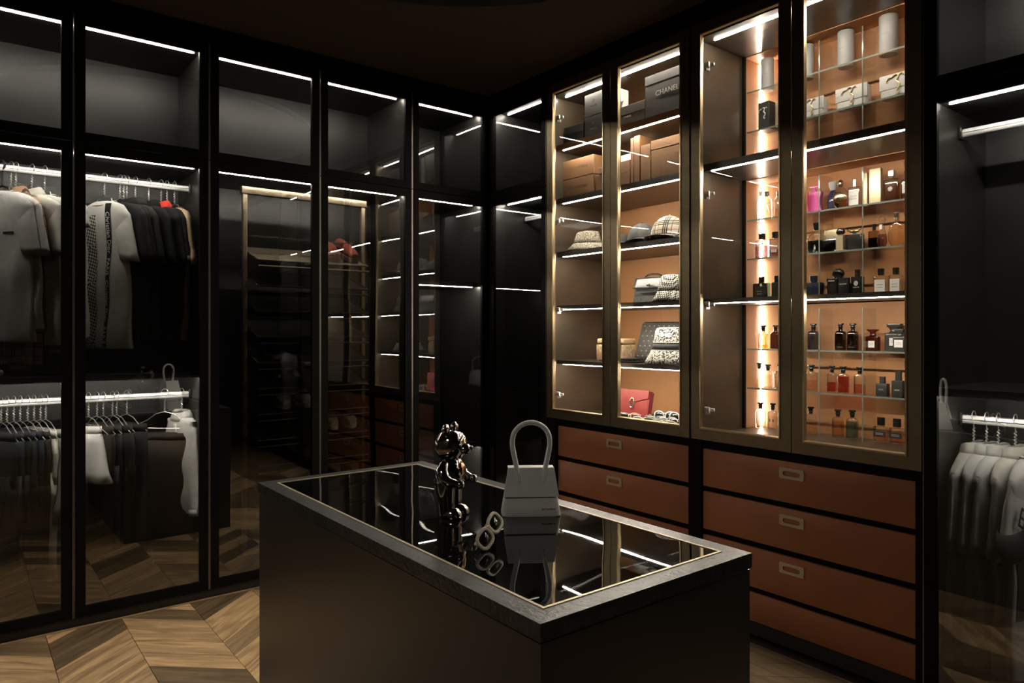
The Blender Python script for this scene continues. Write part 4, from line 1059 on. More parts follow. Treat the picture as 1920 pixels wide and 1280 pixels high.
gl = [
    (1246, .33, 'white oval sunglasses with black lenses, left in the back row', 'whiteplastic', 'lens', .055, 2.2, .30, .0055),
    (1275, .32, 'white rounded sunglasses with black lenses, right in the back row', 'whiteplastic', 'lens', .058, 2.4, .25, .0055),
    (1290, .36, 'brown lens sunglasses at the far right end of the back row', 'pinkframe', 'lensbrown', .05, 2.4, .1, .003),
    (1222, .33, 'thin dark framed glasses just behind the green metal pair', 'brownframe', 'lens', .045, 2.4, .2, .0025),
    (1180, .27, 'cream thin framed sunglasses lying left of the front row', 'creamplastic', 'lens', .034, 2.8, .5, .003),
    (1202, .29, 'rosy brown sunglasses lying behind the cream pair', 'pinkframe', 'lensbrown', .034, 2.8, .35, .003),
    (1228, .27, 'pale green metal sunglasses lying in the middle', 'tealframe', 'lens', .036, 3, .2, .0025),
    (1205, .225, 'white narrow sunglasses lying near the door rail', 'whiteplastic', 'lens', .026, 3, .25, .003),
    (1226, .22, 'olive thick framed sunglasses lying near the door rail', 'tealframe', 'lens', .028, 3, .3, .004),
    (1250, .255, 'silver rimmed dark sunglasses lying right of the green pair', 'steel', 'lens', .040, 2.6, .15, .003),
    (1272, .255, 'white thin rimmed sunglasses with dark lenses lying flat in the middle row', 'whiteplastic', 'lens', .036, 3, .1, .0035),
    (1246, .20, 'white sunglasses with pale temples in the front row', 'whiteplastic', 'lens', .026, 3, .2, .003),
    (1268, .185, 'white square sunglasses in the front row by the right door frame', 'whiteplastic', 'lens', .030, 3.6, .12, .0035),
    (1290, .21, 'tortoise brown sunglasses at the right end of the middle row', 'brownframe', 'lensbrown', .042, 3, .1, .0035),
    (1287, .17, 'rosy rimmed sunglasses in the right front corner', 'pinkframe', 'lens', .036, 2.6, .1, .003),
]
for i, (px, d, lb, fm, ln, hh, n, rz, th) in enumerate(gl):
    Y = BY + d - .05
    sunglasses(lb, (sx(px, Y), Y, .8875), rz, fm, ln, .135, hh, 0, th * .72, n, GS, fold=(i > 3))

# ------------------------------------------------------------------ on the island
# chrome bear statuette
bx, by = -1.776, 1.163
t = thing('bear_statuette', 'dark chrome standing bear statuette on the island top', 'statuette', (bx, by, IZ), math.radians(32))
def ell(mb, c, r, k=20, m=12): return mb.sphere(c, r[0], r[1], r[2], k, m)
# faces +x; y is its side axis
build('head', MB().loft([(.170, .020, .024, 2), (.174, .034, .038, 2.3), (.190, .044, .048, 2.4), (.212, .047, .050, 2.4), (.232, .043, .046, 2.3), (.246, .033, .036, 2.2), (.253, .018, .020, 2), (.255, .004, .004, 2)], 28), 'chrome', t)
build('muzzle', MB().sphere((.046, 0, .200), .022, .022, .017, 18, 10), 'chrome', t)
build('nose', MB().sphere((.067, 0, .205), .005, .009, .006, 10, 6), 'blackplastic', t)
for s in (-1, 1):
    build('ear', MB().sphere((-.002, s * .031, .258), .011, .0175, .0175, 18, 10), 'chrome', t)
    build('arm', MB().tube([(-.002, s * .040, .160), (-.002, s * .055, .142), (.006, s * .060, .122), (.024, s * .056, .108), (.044, s * .050, .104)], [.015, .0185, .0185, .016, .0125], 16), 'chrome', t)
    build('paw', MB().sphere((.052, s * .049, .104), .014, .013, .013, 14, 8), 'chrome', t)
    build('leg', MB().tube([(-.004, s * .026, .100), (-.004, s * .027, .072), (-.002, s * .027, .034), (-.001, s * .027, .012)], [.028, .027, .0235, .022], 18), 'chrome', t)
    build('foot', MB().loft([(0, .032, .022, 2.4, .012, s * .027), (.004, .036, .024, 2.4, .012, s * .027), (.016, .034, .023, 2.2, .012, s * .027), (.027, .024, .017, 2, .010, s * .027), (.031, .006, .006, 2, .008, s * .027)], 22), 'chrome', t)
build('torso', MB().loft([(.080, .020, .030, 2), (.086, .036, .044, 2.3), (.106, .044, .049, 2.3), (.132, .043, .047, 2.3), (.154, .035, .040, 2.2), (.168, .025, .030, 2), (.176, .018, .022, 2)], 28), 'chrome', t)
build('tail', MB().sphere((-.044, 0, .096), .012, k=12, m=8), 'chrome', t)
build('chest_plate', MB().sphere((.034, 0, .136), .013, .024, .024, 16, 10), pmat('copper_chrome', (.72, .45, .26), .12, 1.), t)

# small off-white bag
gx, gy = -1.643, 1.363
t = thing('handbag', 'small off white handbag with tall arched handle on the island', 'handbag', (gx, gy, IZ), math.radians(55))
def bodyfn(z): return (.0885 - .0215 * (z / .138), .043 - .026 * (z / .138))
build('body', MB().loft([(0, .0865, .041, 11)] + [(zz, *bodyfn(zz), 12) for zz in (.003, .03, .06, .09, .12, .134)] + [(.138, .0655, .016, 11)], 40), 'whiteleather', t)
fvs = MB().rbox(-1, 1, -1, 1, -1, 1, .06, 2)
def fmap(x, y, zz):
    z1 = .058 + (.1405 - .058) * (zz + 1) / 2
    w, d = bodyfn(z1); return (x * (w + .003), -d - .0035 + y * .003, z1)
build('flap', fvs.map(fmap), 'whiteleather', t)
build('flap_top', MB().rbox(-.069, .069, -.022, .018, .137, .1425, .002), 'whiteleather', t)
hp = []
for s in (-1, 1): pass
hp = [(-.036, -.0315, .098), (-.039, -.028, .120), (-.043, -.022, .142), (-.050, -.02, .175), (-.0555, -.02, .205), (-.055, -.02, .230), (-.047, -.02, .252), (-.030, -.02, .268), (-.010, -.02, .2755)]
hp = hp + [(-x, y, zz) for x, y, zz in reversed(hp)]
rr_ = [.002, .0055, .0075, .0078, .0075, .0075, .0075, .0075, .0075] + [.0075] * 5 + [.0078, .0075, .0055, .002]
def smooth(P, R, n=5):
    out, ro = [], []
    for i in range(len(P) - 1):
        p0, p1, p2, p3 = (Vector(P[max(0, min(len(P) - 1, i + d))]) for d in (-1, 0, 1, 2))
        for j in range(n):
            u = j / n
            out.append(tuple(.5 * ((2 * p1) + (p2 - p0) * u + (2 * p0 - 5 * p1 + 4 * p2 - p3) * u * u + (3 * p1 - p0 - 3 * p2 + p3) * u ** 3)))
            ro.append(R[i] + (R[i + 1] - R[i]) * u)
    return out + [P[-1]], ro + [R[-1]]
hp, rr_ = smooth(hp, rr_)
build('handle', MB().tube(hp, rr_, 14), 'whiteleather', t)
Op('gold_print', (.46, .33, .16), .5)
text('JACQUEMUS', .0072, 'gold_print', t, (.051, -.0398, .0225), rot=(PI / 2 - .19, 0, 0))
# cream sunglasses propped up on the glass
g = sunglasses('thick cream framed sunglasses propped up on the island between the bear and the bag', (0, 0, 0), 0, 'creamplastic', 'lens', .112, .040, 0, .0048, 3.0, None, True)
Rv, Uv, Fv = Vector((CY, SY, 0)), Vector((0, 0, 1)), Vector((-SY, CY, 0))
wv = (Rv * .42 + Uv * .52 + Fv * .74).normalized()
vv = (Rv * -.60 + Uv * .74 - Fv * .10); vv = (vv - wv * vv.dot(wv)).normalized()
nv = wv.cross(vv) * -1
Rm = Matrix((wv, nv, vv)).transposed()
g.rotation_euler = Rm.to_euler()
low = min((Rm @ Vector(v.co)).z for c in g.children for v in c.data.vertices)
ctr = Rm @ Vector((0, 0, .028))
g.location = (-1.448 - ctr.x, 1.066 - ctr.y, IZ - low + .001)

# ------------------------------------------------------------------ clothes
def cloth(name, c, rough=.9, **k):
    if name not in M: M[name] = pmat(name, c, rough, spec=.2, noise=(35, .10), bump=(420, .12))
    return name
cloth('white_cotton', (.56, .55, .52)); cloth('grey_white_cotton', (.46, .455, .435)); cloth('ivory_cotton', (.52, .50, .45))
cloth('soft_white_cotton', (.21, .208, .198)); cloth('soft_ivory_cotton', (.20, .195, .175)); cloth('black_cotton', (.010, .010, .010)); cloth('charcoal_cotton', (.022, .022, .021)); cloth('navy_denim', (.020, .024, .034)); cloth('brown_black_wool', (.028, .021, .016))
cloth('beige_cotton', (.48, .36, .23)); cloth('red_cotton', (.55, .045, .03)); cloth('brown_cotton', (.12, .07, .045)); cloth('pale_denim', (.50, .48, .43)); cloth('grey_knit', (.20, .19, .175)); cloth('umber_velvet', (.040, .030, .022))
M['brown_check'] = plaid_mat('brown_check_cloth', (.30, .17, .10), [(.06, .12, (.08, .06, .05)), (.2, .26, (.08, .06, .05)), (.5, .53, (1, 1, 1)), (.66, .72, (.1, .08, .08))], 9)
M['monogram_print'] = pattern_mat('black_monogram_print', (.60, .58, .53), (.012, .012, .012), 'checker', 88, rot=(.0, .5, 0))
def tube_ring(c, d, ra, rb, k=14):
    """ring around direction d in the x-z plane; ra in plane, rb along y"""
    d = Vector(d).normalized(); n = Vector((-d.z, 0, d.x))
    return [tuple(Vector(c) + n * ra * math.cos(2 * PI * j / k) + Vector((0, 1, 0)) * rb * math.sin(2 * PI * j / k)) for j in range(k)]
SURF = {}
def decal(t, x0, x1, z0, z1, m, name, nx=6, nz=40, off=.0045):
    f = SURF[t.name]
    return build(name, MB().grid(nx, nz, lambda u, v: (x0 + (x1 - x0) * u, f(x0 + (x1 - x0) * u, z1 + (z0 - z1) * v) - off, z1 + (z0 - z1) * v)), m, t, sharp=0, thick=.0008)
def textdecal(t, s_, size, m, cx, cz, rot=-PI / 2, off=.0062):
    o = text(s_, size, m, t, (0, 0, 0), (0, 0, 0)); f = SURF[t.name]; c, s2 = math.cos(rot), math.sin(rot)
    for v in o.data.vertices:
        x, z = cx + v.co.x * c - v.co.y * s2, cz + v.co.x * s2 + v.co.y * c
        v.co = (x, f(x, z) - off - v.co.z, z)
    return o
def garment(label, loc, rz, m, half=.23, length=.70, sleeve=.26, sw=.070, kind='tee', seed=0, group=None, cuff=None, collar=None, cat=None, name=None, hem=None, thick=.030, sleeve2=None, sang=None):
    rg = random.Random(seed); ph = rg.uniform(0, 6); k = 64
    name = name or {'tee': 't_shirt', 'shirt': 'shirt', 'jacket': 'jacket'}[kind]
    t = thing(name, label, cat or name.replace('_', '-').replace('t-shirt', 't-shirt'), loc, rz, group)
    zt = -.135
    prof = [(0, .062, .030), (.006, .085, .034), (.022, .135, .036), (.048, half * .86, .036), (.075, half * .99, .034), (.105, half * 1.0, .032), (.17, half * .95, thick), (.28, half * .95, thick), (.42, half * .97, thick * 1.1), (.56, half * 1.0, thick * 1.25), (.66, half * 1.02, thick * 1.35), (.70, half * 1.02, thick * 1.35)]
    pp = []
    for (za, wa, da), (zb, wb, db) in zip(prof, prof[1:]):
        n_ = 5 if za >= .1 else 2
        pp += [(za + (zb - za) * q / n_, wa + (wb - wa) * q / n_, da + (db - da) * q / n_) for q in range(n_)]
    pp.append(prof[-1])
    rs = []
    for z, w, d in pp:
        zz = zt - z / .70 * length if z > .105 else zt - z
        u = max(0, z - .1) / .6; ring = []
        for j in range(k):
            a = 2 * PI * (j + .5) / k; c, s = math.cos(a), math.sin(a)
            x = w * math.copysign(abs(c) ** .75, c); y = d * math.copysign(abs(s) ** .9, s)
            y += u * (.012 * math.sin(x * 31 + ph) + .008 * math.sin(x * 57 + ph * 2 + z * 4)) + .004 * math.sin(z * 22 + x * 14 + ph)
            ring.append((x, y, zz))
        rs.append(ring)
    build('body', MB().rings(rs, False, False), m, t, sharp=70, thick=.002)
    def surf(x, zw):
        q = (zt - zw); q = q if q <= .105 else q / length * .70
        for (za, wa, da), (zb, wb, db) in zip(prof, prof[1:]):
            if za <= q <= zb: break
        uu = min(1, max(0, (q - za) / (zb - za))); w = wa + (wb - wa) * uu; d = da + (db - da) * uu
        c = min(.999, abs(x / w)) ** (1 / .75); sn = math.sqrt(1 - c * c); u = max(0, q - .1) / .6
        return -d * sn ** .9 + u * (.012 * math.sin(x * 31 + ph) + .008 * math.sin(x * 57 + ph * 2 + q * 4)) + .004 * math.sin(q * 22 + x * 14 + ph)
    SURF[t.name] = surf
    for s in (-1, 1):
        sl = sleeve if s > 0 or sleeve2 is None else sleeve2
        n = max(4, int(sl / .04)); rr = []
        ang = sang if sang else (.26 if sl < .35 else .14)
        p = Vector((s * (half * .97 - sw), 0, zt - .066)); d = Vector((s * math.sin(ang), 0, -math.cos(ang)))
        for q in range(n + 1):
            u = q / n; wd = 2 * sw * (1 - .10 * u) * min(1, .22 + 2.4 * u); xo = half * .97 + sl * u * math.sin(ang); zc = zt - .066 - sl * u * math.cos(ang)
            b_ = .013 + .014 * min(1, 3 * u); ring = []
            for jj in range(20):
                an = 2 * PI * (jj + .5) / 20
                x = xo - wd / 2 + wd / 2 * math.cos(an)
                ring.append((s * (x + .002 * math.sin(zc * 55 + ph)), b_ * math.sin(an) + .0035 * math.sin(x * 70 + ph) * u, zc - (.5 - .5 * math.cos(an)) * .02 * (1 - u) + .012 * (1 - math.cos(an)) * .5 * u))
            rr.append(ring)
        so = build('sleeve', MB().rings(rr, True, False), (sleeve2 and s < 0 and hem) or m, t, sharp=70, thick=.002)
        if cuff:
            c0, c1 = p + d * (sl - .03), p + d * (sl + .006)
            build('cuff', MB().rings([tube_ring(c0, d, sw * .95, .031), tube_ring(c1, d, sw * .95, .031)], False, False), cuff, so, thick=.003)
    if kind == 'tee':
        pts = [(.070 * math.cos(a), .034 * math.sin(a), zt + .002 - .022 * max(0, -math.sin(a))) for a in [2 * PI * i / 24 for i in range(24)]]
        build('neckband', MB().closed_tube(pts, (.008, .004), 8), collar or m, t)
    else:
        rs = []
        for z, r, o in ((-.006, .072, .0), (.030, .062, -.004), (.034, .064, -.004), (.012, .078, .0), (-.010, .086, .002)):
            rs.append([((r) * math.cos(2 * PI * j / 24), (r * .55) * math.sin(2 * PI * j / 24) + o, zt + z - .016 * max(0, -math.sin(2 * PI * j / 24))) for j in range(24)])
        build('collar', MB().rings(rs, False, False), collar or m, t, sharp=70, thick=.0015)
        build('placket', MB().grid(2, 10, lambda u, v: (-.014 + .028 * u, -.040 - .010 * v, zt - .04 - (length - .06) * v)), m, t, thick=.002)
    return t
def hanger(label, loc, rz, m='wire', bar=True, half=.19, group=None, plastic=False):
    t = thing('hanger', label, 'hanger', loc, rz, group)
    r = .0016 if not plastic else .0042
    hk = [(.020 * math.cos(a), 0, .0 + .020 * math.sin(a) - .002) for a in [math.radians(q) for q in range(200, -61, -20)]]
    hk = [(x, y, z + .0) for x, y, z in hk]
    hk += [(.003, 0, -.030), (0, 0, -.045), (0, 0, -.10)]
    build('hook', MB().tube(hk, r * 1.2, 8), m, t)
    if not plastic:
        tw = []
        for i in range(25):
            a = i * 1.25; tw.append((.0036 * math.cos(a), .0036 * math.sin(a), -.045 - i * .0026))
        build('twisted_neck', MB().tube(tw, .0024, 6), m, t)
    sh = [(-half, 0, -.185), (-half * .55, 0, -.150), (-.05, 0, -.118), (0, 0, -.105), (.05, 0, -.118), (half * .55, 0, -.150), (half, 0, -.185)]
    build('shoulder_wire', MB().tube(sh, r * 1.3, 8), m, t)
    if bar:
        build('bar', MB().tube([(-half, 0, -.185), (-half * .9, 0, -.196), (half * .9, 0, -.196), (half, 0, -.185)], r * 1.2, 8), m, t)
    return t
def trousers(label, loc, rz, m, w=.16, length=.62, seed=0, group=None, name='trousers', cat='trousers', flare=0., wm=None):
    rg = random.Random(seed); ph = rg.uniform(0, 6)
    t = thing(name, label, cat, loc, rz, group)
    zt = -.150; k = 32
    def ring(z, hw, d, cx=0.):
        out = []
        for j in range(k):
            a = 2 * PI * (j + .5) / k; c, s = math.cos(a), math.sin(a)
            x = hw * math.copysign(abs(c) ** .7, c)
            out.append((cx + x, d * s + .006 * math.sin(x * 45 + ph) + .004 * math.sin(z * 30 + ph), z))
        return out
    build('waistband', MB().rings([ring(zt, w * .97, .020), ring(zt - .038, w, .024)], False, False), wm or m, t, sharp=70, thick=.003)
    if flare:
        build('skirt', MB().rings([ring(zt - .036 - (length - .036) * u, w * (1 + flare * u), .024 + .03 * u) for u in (0, .2, .4, .6, .8, 1)], False, False), m, t, sharp=70, thick=.002)
    else:
        build('hips', MB().rings([ring(zt - .036, w, .024), ring(zt - .12, w * 1.05, .034), ring(zt - .22, w * 1.06, .036), ring(zt - .26, w * 1.05, .030)], False, False), m, t, sharp=70, thick=.002)
        for s in (-1, 1):
            build('leg', MB().rings([ring(zt - .20 - (length - .20) * u, w * (.54 - .10 * u), .034 - .008 * u, s * w * (.50 - .02 * u)) for u in (0, .25, .5, .75, 1)], False, False), m, t, sharp=70, thick=.002)
    return t
HW = 'wire hanger'
RX_A = AX - .30
def onrail(px, z): return (RX_A, onX(px, RX_A)[0], z + .0165)
UP, LO = 2.188, 1.05
def hung(px, z, rz, glabel, hl, fn, hm='wire', dz=0., **kw):
    loc = onrail(px, z)
    hanger(hl, loc, rz, hm, group=kw.pop('hgroup', None), plastic=(hm == 'blackplastic'), half=.11 if fn is garment else .17, bar=fn is not garment)
    return fn(glabel, (loc[0], loc[1], loc[2] + dz), rz, **kw)
D = math.radians
# upper rail, left wall ----------------------------------------------------------
t = hung(4, UP, D(30), 'large grey white tee with a small dark chest mark at the left edge', 'black plastic hanger carrying the large grey white tee', garment, 'blackplastic', m='grey_white_cotton', half=.22, length=.72, sw=.075, seed=1)
decal(t, .06, .13, -.345, -.333, 'charcoal_cotton', 'chest_mark', 6, 2)
hung(30, UP, D(27), 'brown checked long shirt whose hem shows below the grey white tee', 'wire hanger carrying the brown checked shirt at the left edge', garment, m='brown_check', half=.20, length=.83, thick=.022, kind='shirt', seed=2, sleeve=.2)
hung(21, UP, D(28), 'white tee with cuffed sleeves between the grey white tee and the collared shirt', 'wire hanger carrying the white cuffed tee', garment, m='white_cotton', half=.22, length=.66, seed=3)
hung(60, UP, D(26), 'ivory collared shirt left of the first door joint', 'wire hanger carrying the ivory collared shirt', garment, m='ivory_cotton', kind='shirt', half=.235, length=.74, seed=4)
hung(84, UP, D(22), 'pale grey tee hanging behind the ivory collared shirt', 'wire hanger carrying the pale grey tee', garment, m='grey_white_cotton', half=.22, length=.78, seed=5)
t = hung(120, UP, D(24), 'white tee with lettered black band cut by the door stile', 'wire hanger carrying the tee cut by the door stile', garment, m='white_cotton', half=.19, length=.70, seed=6, sleeve=.10)
decal(t, .02, .055, -.80, -.165, 'black_cotton', 'band')
textdecal(t, 'Dior', .036, 'white_label', .0375, -.27)
t = hung(196, UP, D(30), 'white tee with a monogram panel and a lettered vertical black band', 'wire hanger carrying the tee with the lettered band', garment, m='white_cotton', half=.182, length=.76, seed=7)
decal(t, -.085, -.015, -.885, -.205, 'monogram_print', 'monogram_panel')
decal(t, .055, .090, -.885, -.150, 'black_cotton', 'lettered_band')
for s_, z_ in (('Christian Dior', -.30), ('PARIS', -.475), ('Christian Dior', -.65), ('PARIS', -.825)):
    textdecal(t, s_, .036, 'white_label', .0725, z_)
for px, ang, m_, kd, lb, hl, kw in (
    (225, 24, 'black_cotton', 'tee', 'black tee right behind the tee with the lettered band', 'wire hanger carrying the first black tee', {}),
    (232, 24, 'charcoal_cotton', 'tee', 'charcoal tee, second dark top on the upper rail', 'wire hanger carrying the charcoal tee', {}),
    (238, 23, 'black_cotton', 'shirt', 'black shirt, third dark top on the upper rail', 'wire hanger carrying the third dark top', {}),
    (254, 22, 'charcoal_cotton', 'shirt', 'charcoal collared shirt, fourth dark top on the upper rail', 'wire hanger carrying the fourth dark top', {}),
    (279, 20, 'black_cotton', 'jacket', 'black collared jacket beside the red collared top', 'wire hanger carrying the black collared jacket', {}),
    (302, 18, 'black_cotton', 'shirt', 'black top with bright red collar', 'wire hanger carrying the red collared top', {'collar': 'red_cotton'}),
    (313, 15, 'black_cotton', 'tee', 'black tee with brown sleeve cuffs in front of the beige tee', 'wire hanger carrying the brown cuffed black tee', {'cuff': 'brown_cotton'}),
    (327, 10, 'beige_cotton', 'tee', 'beige tee at the right end of the upper rail', 'wire hanger carrying the beige tee', {})):
    hung(px, UP, D(ang), lb, hl, garment, m=m_, kind=kd, half=.19, length=.72, seed=px, **kw)
# folded things on the board over the lower rail
t = thing('folded_shirt', 'folded grey white shirt on the board under the tees', 'folded shirt', (AX - .28, .02, 1.1855), .2)
build('body', MB().rbox(-.15, .15, -.13, .13, 0, .035, .015, 3), 'grey_white_cotton', t)
build('collar', MB().tube([(-.07, -.10, .036), (0, -.115, .043), (.07, -.10, .036)], .014, 8), 'grey_white_cotton', t)
t = thing('folded_shirt', 'dark folded top on the board next to the folded grey white shirt', 'folded shirt', (AX - .28, .33, 1.1855), -.1)
build('body', MB().rbox(-.15, .15, -.13, .13, 0, .05, .02, 3), 'charcoal_cotton', t)
build('collar', MB().tube([(-.07, -.10, .05), (0, -.115, .056), (.07, -.10, .05)], .012, 8), 'charcoal_cotton', t)

# lower rail, left wall ----------------------------------------------------------
R_ = D(20)
low = [(2, 'black_cotton', 'black trousers first on the lower rail'), (13, 'navy_denim', 'dark denim trousers second on the lower rail'), (26, 'black_cotton', 'black trousers third on the lower rail'),
       (38, 'charcoal_cotton', 'charcoal trousers fourth on the lower rail'), (52, 'navy_denim', 'navy trousers fifth on the lower rail'), (64, 'brown_black_wool', 'brown black trousers beside the pale jeans')]
for i, (px, m, lb) in enumerate(low):
    hung(px, LO, R_, lb, 'wire hanger holding the ' + lb, trousers, m=m, seed=30 + i, w=.15, length=.66)
hung(76, LO, R_, 'pale cream jeans left of the first door joint on the lower rail', 'wire hanger holding the pale cream jeans', trousers, m='pale_denim', seed=40, w=.15, length=.72)
hung(86, LO, R_, 'grey knit skirt behind the pale cream jeans', 'wire hanger holding the grey knit skirt', trousers, m='grey_knit', seed=41, w=.15, length=.45, flare=.2, name='skirt', cat='skirt')
hung(166, LO, D(22), 'off white asymmetric skirt just right of the first door joint', 'wire hanger holding the off white asymmetric skirt', trousers, m='white_cotton', seed=42, w=.105, length=.28, flare=.85, name='skirt', cat='skirt')
for i, (px, m, lb) in enumerate([(182, 'brown_black_wool', 'gathered brown black trousers beside the off white skirt'), (194, 'charcoal_cotton', 'charcoal trousers with a belt ring'), (211, 'black_cotton', 'black trousers right of the belt ring pair'),
                                 (219, 'charcoal_cotton', 'charcoal shorts in the middle of the lower rail')]):
    t = hung(px, LO, D(20), lb, 'wire hanger holding the ' + lb, trousers, m=m, seed=50 + i, w=.15, length=.62 if i < 3 else .40)
    if i == 1: build('belt_ring', MB().closed_tube([(.07 + .018 * math.cos(a), -.032, -.20 + .028 * math.sin(a)) for a in [2 * PI * q / 18 for q in range(18)]], .0025, 6), 'wire', t)
hung(238, LO, D(24), 'long black dress left of the empty rail gap', 'wire hanger holding the long black dress', trousers, m='black_cotton', seed=60, w=.16, length=.72, flare=.25, name='dress', cat='dress')
t = hung(309, LO, D(50), 'dark umber camisole on thin straps', 'bare wire hanger holding the umber camisole', trousers, m='umber_velvet', seed=61, w=.15, length=.62, flare=.1, name='camisole', cat='top', dz=-.07)
for s in (-1, 1): build('strap', MB().tube([(s * .12, 0, -.11), (s * .13, -.01, -.15)], .003, 6), 'umber_velvet', t)
hung(341, LO, D(16), 'white shirt with long striped cuff sleeves at the right end of the lower rail', 'wire hanger holding the white long sleeved shirt', garment, m='white_cotton', kind='shirt', half=.15, length=.52, sleeve=.46, sw=.06, cuff='grey_white_cotton', seed=63)

# right wardrobe, lower rail -----------------------------------------------------
RY_B = BY + .30
def onrail_b(px): return (onY(px, RY_B)[0], RY_B, LO + .0165)
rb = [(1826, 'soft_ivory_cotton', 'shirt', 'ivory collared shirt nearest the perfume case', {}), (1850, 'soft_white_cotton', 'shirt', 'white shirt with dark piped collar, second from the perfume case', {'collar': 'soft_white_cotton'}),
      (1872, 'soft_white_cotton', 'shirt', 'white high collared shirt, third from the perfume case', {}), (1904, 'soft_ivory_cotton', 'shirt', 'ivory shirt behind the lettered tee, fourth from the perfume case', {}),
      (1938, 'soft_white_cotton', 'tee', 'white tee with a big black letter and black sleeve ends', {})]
for i, (px, m, kd, lb, kw) in enumerate(rb):
    loc = onrail_b(px); rz = D(86 if kd == 'tee' else -91)
    hanger('wire hanger carrying the ' + lb, loc, rz, half=.11, bar=False)
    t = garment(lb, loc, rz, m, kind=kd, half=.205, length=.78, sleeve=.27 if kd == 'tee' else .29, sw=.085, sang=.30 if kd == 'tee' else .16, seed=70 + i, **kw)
    if i == 1: build('collar_piping', MB().closed_tube([(.080 * math.cos(a), .047 * math.sin(a), -.143) for a in [2 * PI * q / 24 for q in range(24)]], .003, 6), 'black_cotton', t)
    if i == 4:
        o = text('E', .10, 'black_cotton', t, (-.205, -.036, -.330), rot=(PI / 2, .45, 0)); o = text('N', .10, 'black_cotton', t, (-.150, -.036, -.385), rot=(PI / 2, .45, 0))
        for sl_ in [c for c in t.children if c.name.startswith('sleeve')]:
            s_ = -1 if sl_.data.vertices[0].co.x < 0 else 1
            xs = [(s_ * (.205 * .97 + .27 * u * math.sin(.30)) - s_ * .085, -.20 - .27 * u * math.cos(.30)) for u in (.62, .8, 1.02)]
            build('sleeve_end', MB().rings([[(x + .099 * math.cos(2 * PI * q / 20), .043 * math.sin(2 * PI * q / 20), z - s_ * .25 * .099 * math.cos(2 * PI * q / 20)) for q in range(20)] for x, z in xs], False, False), 'black_cotton', sl_, thick=.003)
        decal(t, -.19, .19, -.70, -.46, 'black_cotton', 'black_panel', 24, 16)

# ------------------------------------------------------------------ shoe rack in the middle wardrobe
def yA(px, X): return onX(px, X)[0]
rk = thing('shoe_rack', 'gold framed pull out shoe rack behind the smoked glass doors', 'shoe rack', (AX - .26, 1.66, .06))
RYA, RYB, RXD = 1.295, 2.03, AX - .22
def wbox(mb, x0, x1, y0, y1, z0, z1): return mb.box(x0, x1, y0, y1, z0, z1)
build('top_rail', MB().rbox(RXD - .02, RXD + .02, RYA - .02, RYB + .02, 2.185, 2.225, .003), 'gold_satin', rk, rk)
for y in (RYA, RYB):
    build('post', MB().rbox(RXD - .013, RXD + .013, y - .013, y + .013, .16, 2.186, .003), 'gold_satin', rk, rk)
build('foot_bar', MB().rbox(RXD - .02, RXD + .02, RYA - .02, RYB + .02, .12, .16, .003), 'darkbronze', rk, rk)
build('base', MB().rbox(AX - .50, AX - .06, RYA + .05, RYB - .05, .06, .12, .003), 'darkbronze', rk, rk)
build('cross_bar', MB().rbox(RXD - .008, RXD + .008, RYA, RYB, 1.935, 1.95, .002), 'darkbronze', rk, rk)
TR = [1.80, 1.655, 1.51, 1.365, 1.22, 1.075, .93, .785, .64, .495, .35, .21]
Op('rack_dark', (.03, .026, .022), .4, .3)
for i, z in enumerate(TR):
    m_ = 'gold_satin' if i == 0 else 'rack_dark'
    mb = MB().box(AX - .40, AX - .09, RYA + .03, RYB - .03, -.004, .004)
    tr = build('tray', mb.map(lambda x, y, zz: (x, y, zz + z + (x - (AX - .09)) * -.32 - .0)), m_, rk, rk, sharp=0)
    for dx, dzz in ((-.085, .0), (-.075, -.035)):
        build('tray_rod', MB().tube([(AX + dx, RYA + .03, z + dzz), (AX + dx, RYB - .03, z + dzz)], .006, 8), 'gold_satin' if i == 0 else 'darkbronze', tr, rk)
    for y in (RYA + .03, RYB - .03):
        build('tray_side', MB().tube([(AX - .085, y, z), (AX - .14, y, z + .02), (AX - .40, y, z + .105)], .005, 8), 'gold_satin' if i < 2 else 'darkbronze', tr, rk)
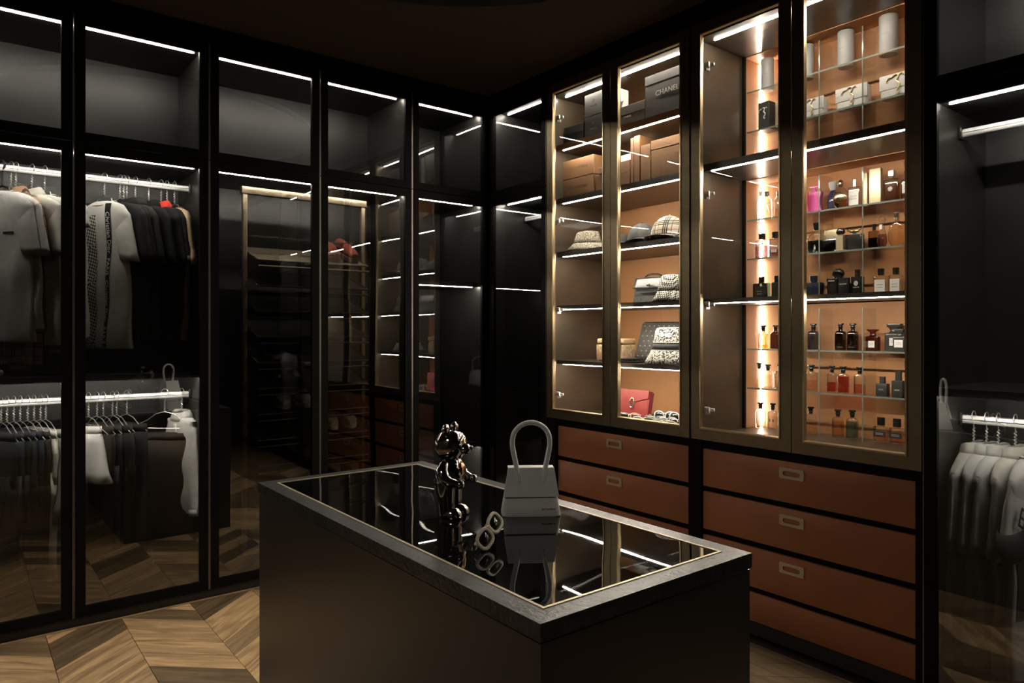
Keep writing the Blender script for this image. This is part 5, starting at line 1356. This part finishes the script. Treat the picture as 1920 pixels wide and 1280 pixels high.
def shoe(label, loc, rz, m, sole, L=.27, W=.046, hi=.0, group=None, tilt=.31, lace='card_white'):
    t = thing('shoe', label, 'shoe', loc, 0, group, rot=(0, 0, 0))
    t.rotation_euler = (Matrix.Rotation(tilt, 4, 'Y') @ Matrix.Rotation(rz, 4, 'Z')).to_euler()
    # toe towards +x
    out = [(-.5, .62), (-.42, .85), (-.2, .80), (.05, .84), (.25, 1.0), (.40, .86), (.48, .5), (.5, .2)]
    poly = [(L * a, W * b) for a, b in out] + [(L * a, -W * b) for a, b in reversed(out)]
    build('sole', MB().prism(poly, 0, .026), sole, t, sharp=50)
    rs = []
    for a, b, h in ((-.49, .55, .070 + hi), (-.42, .78, .078 + hi), (-.25, .76, .072 + hi), (-.08, .78, .070 + hi * .6), (.08, .82, .064), (.25, .92, .046), (.40, .78, .036), (.48, .42, .028)):
        ring = []
        for j in range(16):
            an = 2 * PI * j / 16
            ring.append((L * a, W * b * math.copysign(abs(math.cos(an)) ** .8, math.cos(an)), .024 + h * (.5 + .5 * math.sin(an))))
        rs.append(ring)
    build('upper', MB().rings(rs), m, t)
    mb = MB()
    for i in range(4):
        x = L * (-.02 + i * .065); mb.tube([(x, -W * .5, .085 - i * .007), (x, 0, .098 - i * .009), (x, W * .5, .085 - i * .007)], .003, 6)
    build('laces', mb, lace, t)['kind'] = 'stuff'
    return t
cloth('rust_suede', (.12, .022, .014)); cloth('cream_canvas', (.42, .40, .33)); cloth('white_sneaker', (.52, .52, .47)); cloth('olive_suede', (.14, .12, .08))
def pair(px, tz, i, lbs, m, sole, **kw):
    y = yA(px, AX - .20)
    for s, lb in zip((-1, 1), lbs):
        shoe(lb, (AX - .24, y + s * .06, TR[i] + .06), 0., m, sole, **kw)
pair(528, 0, 4, ('dark sandal, left one of the pair on the shoe rack', 'dark sandal, right one of the pair on the shoe rack'), 'black_cotton', 'grey_knit')
pair(545, 0, 6, ('pale high top sneaker with red collar, left one of its pair', 'pale high top sneaker with red collar, right one of its pair'), 'white_sneaker', 'cream_canvas', hi=.05, lace='red_cotton')
pair(632, 0, 7, ('cream low sneaker behind the second rack door, left one', 'cream low sneaker behind the second rack door, right one'), 'cream_canvas', 'white_sneaker')
pair(636, 0, 0, ('red shoe on the gold top tray, left one', 'red shoe on the gold top tray, right one'), 'rust_suede', 'brown_cotton', lace='brown_cotton')
pair(636, 0, 9, ('olive suede shoe low on the rack, left one', 'olive suede shoe low on the rack, right one'), 'olive_suede', 'cream_canvas')
y = yA(525, AX - .12)
t = shoe('dark pump with pale heel standing on the wardrobe bottom', (AX - .16, 1.12, .061), .2, 'charcoal_cotton', 'grey_knit', tilt=0)
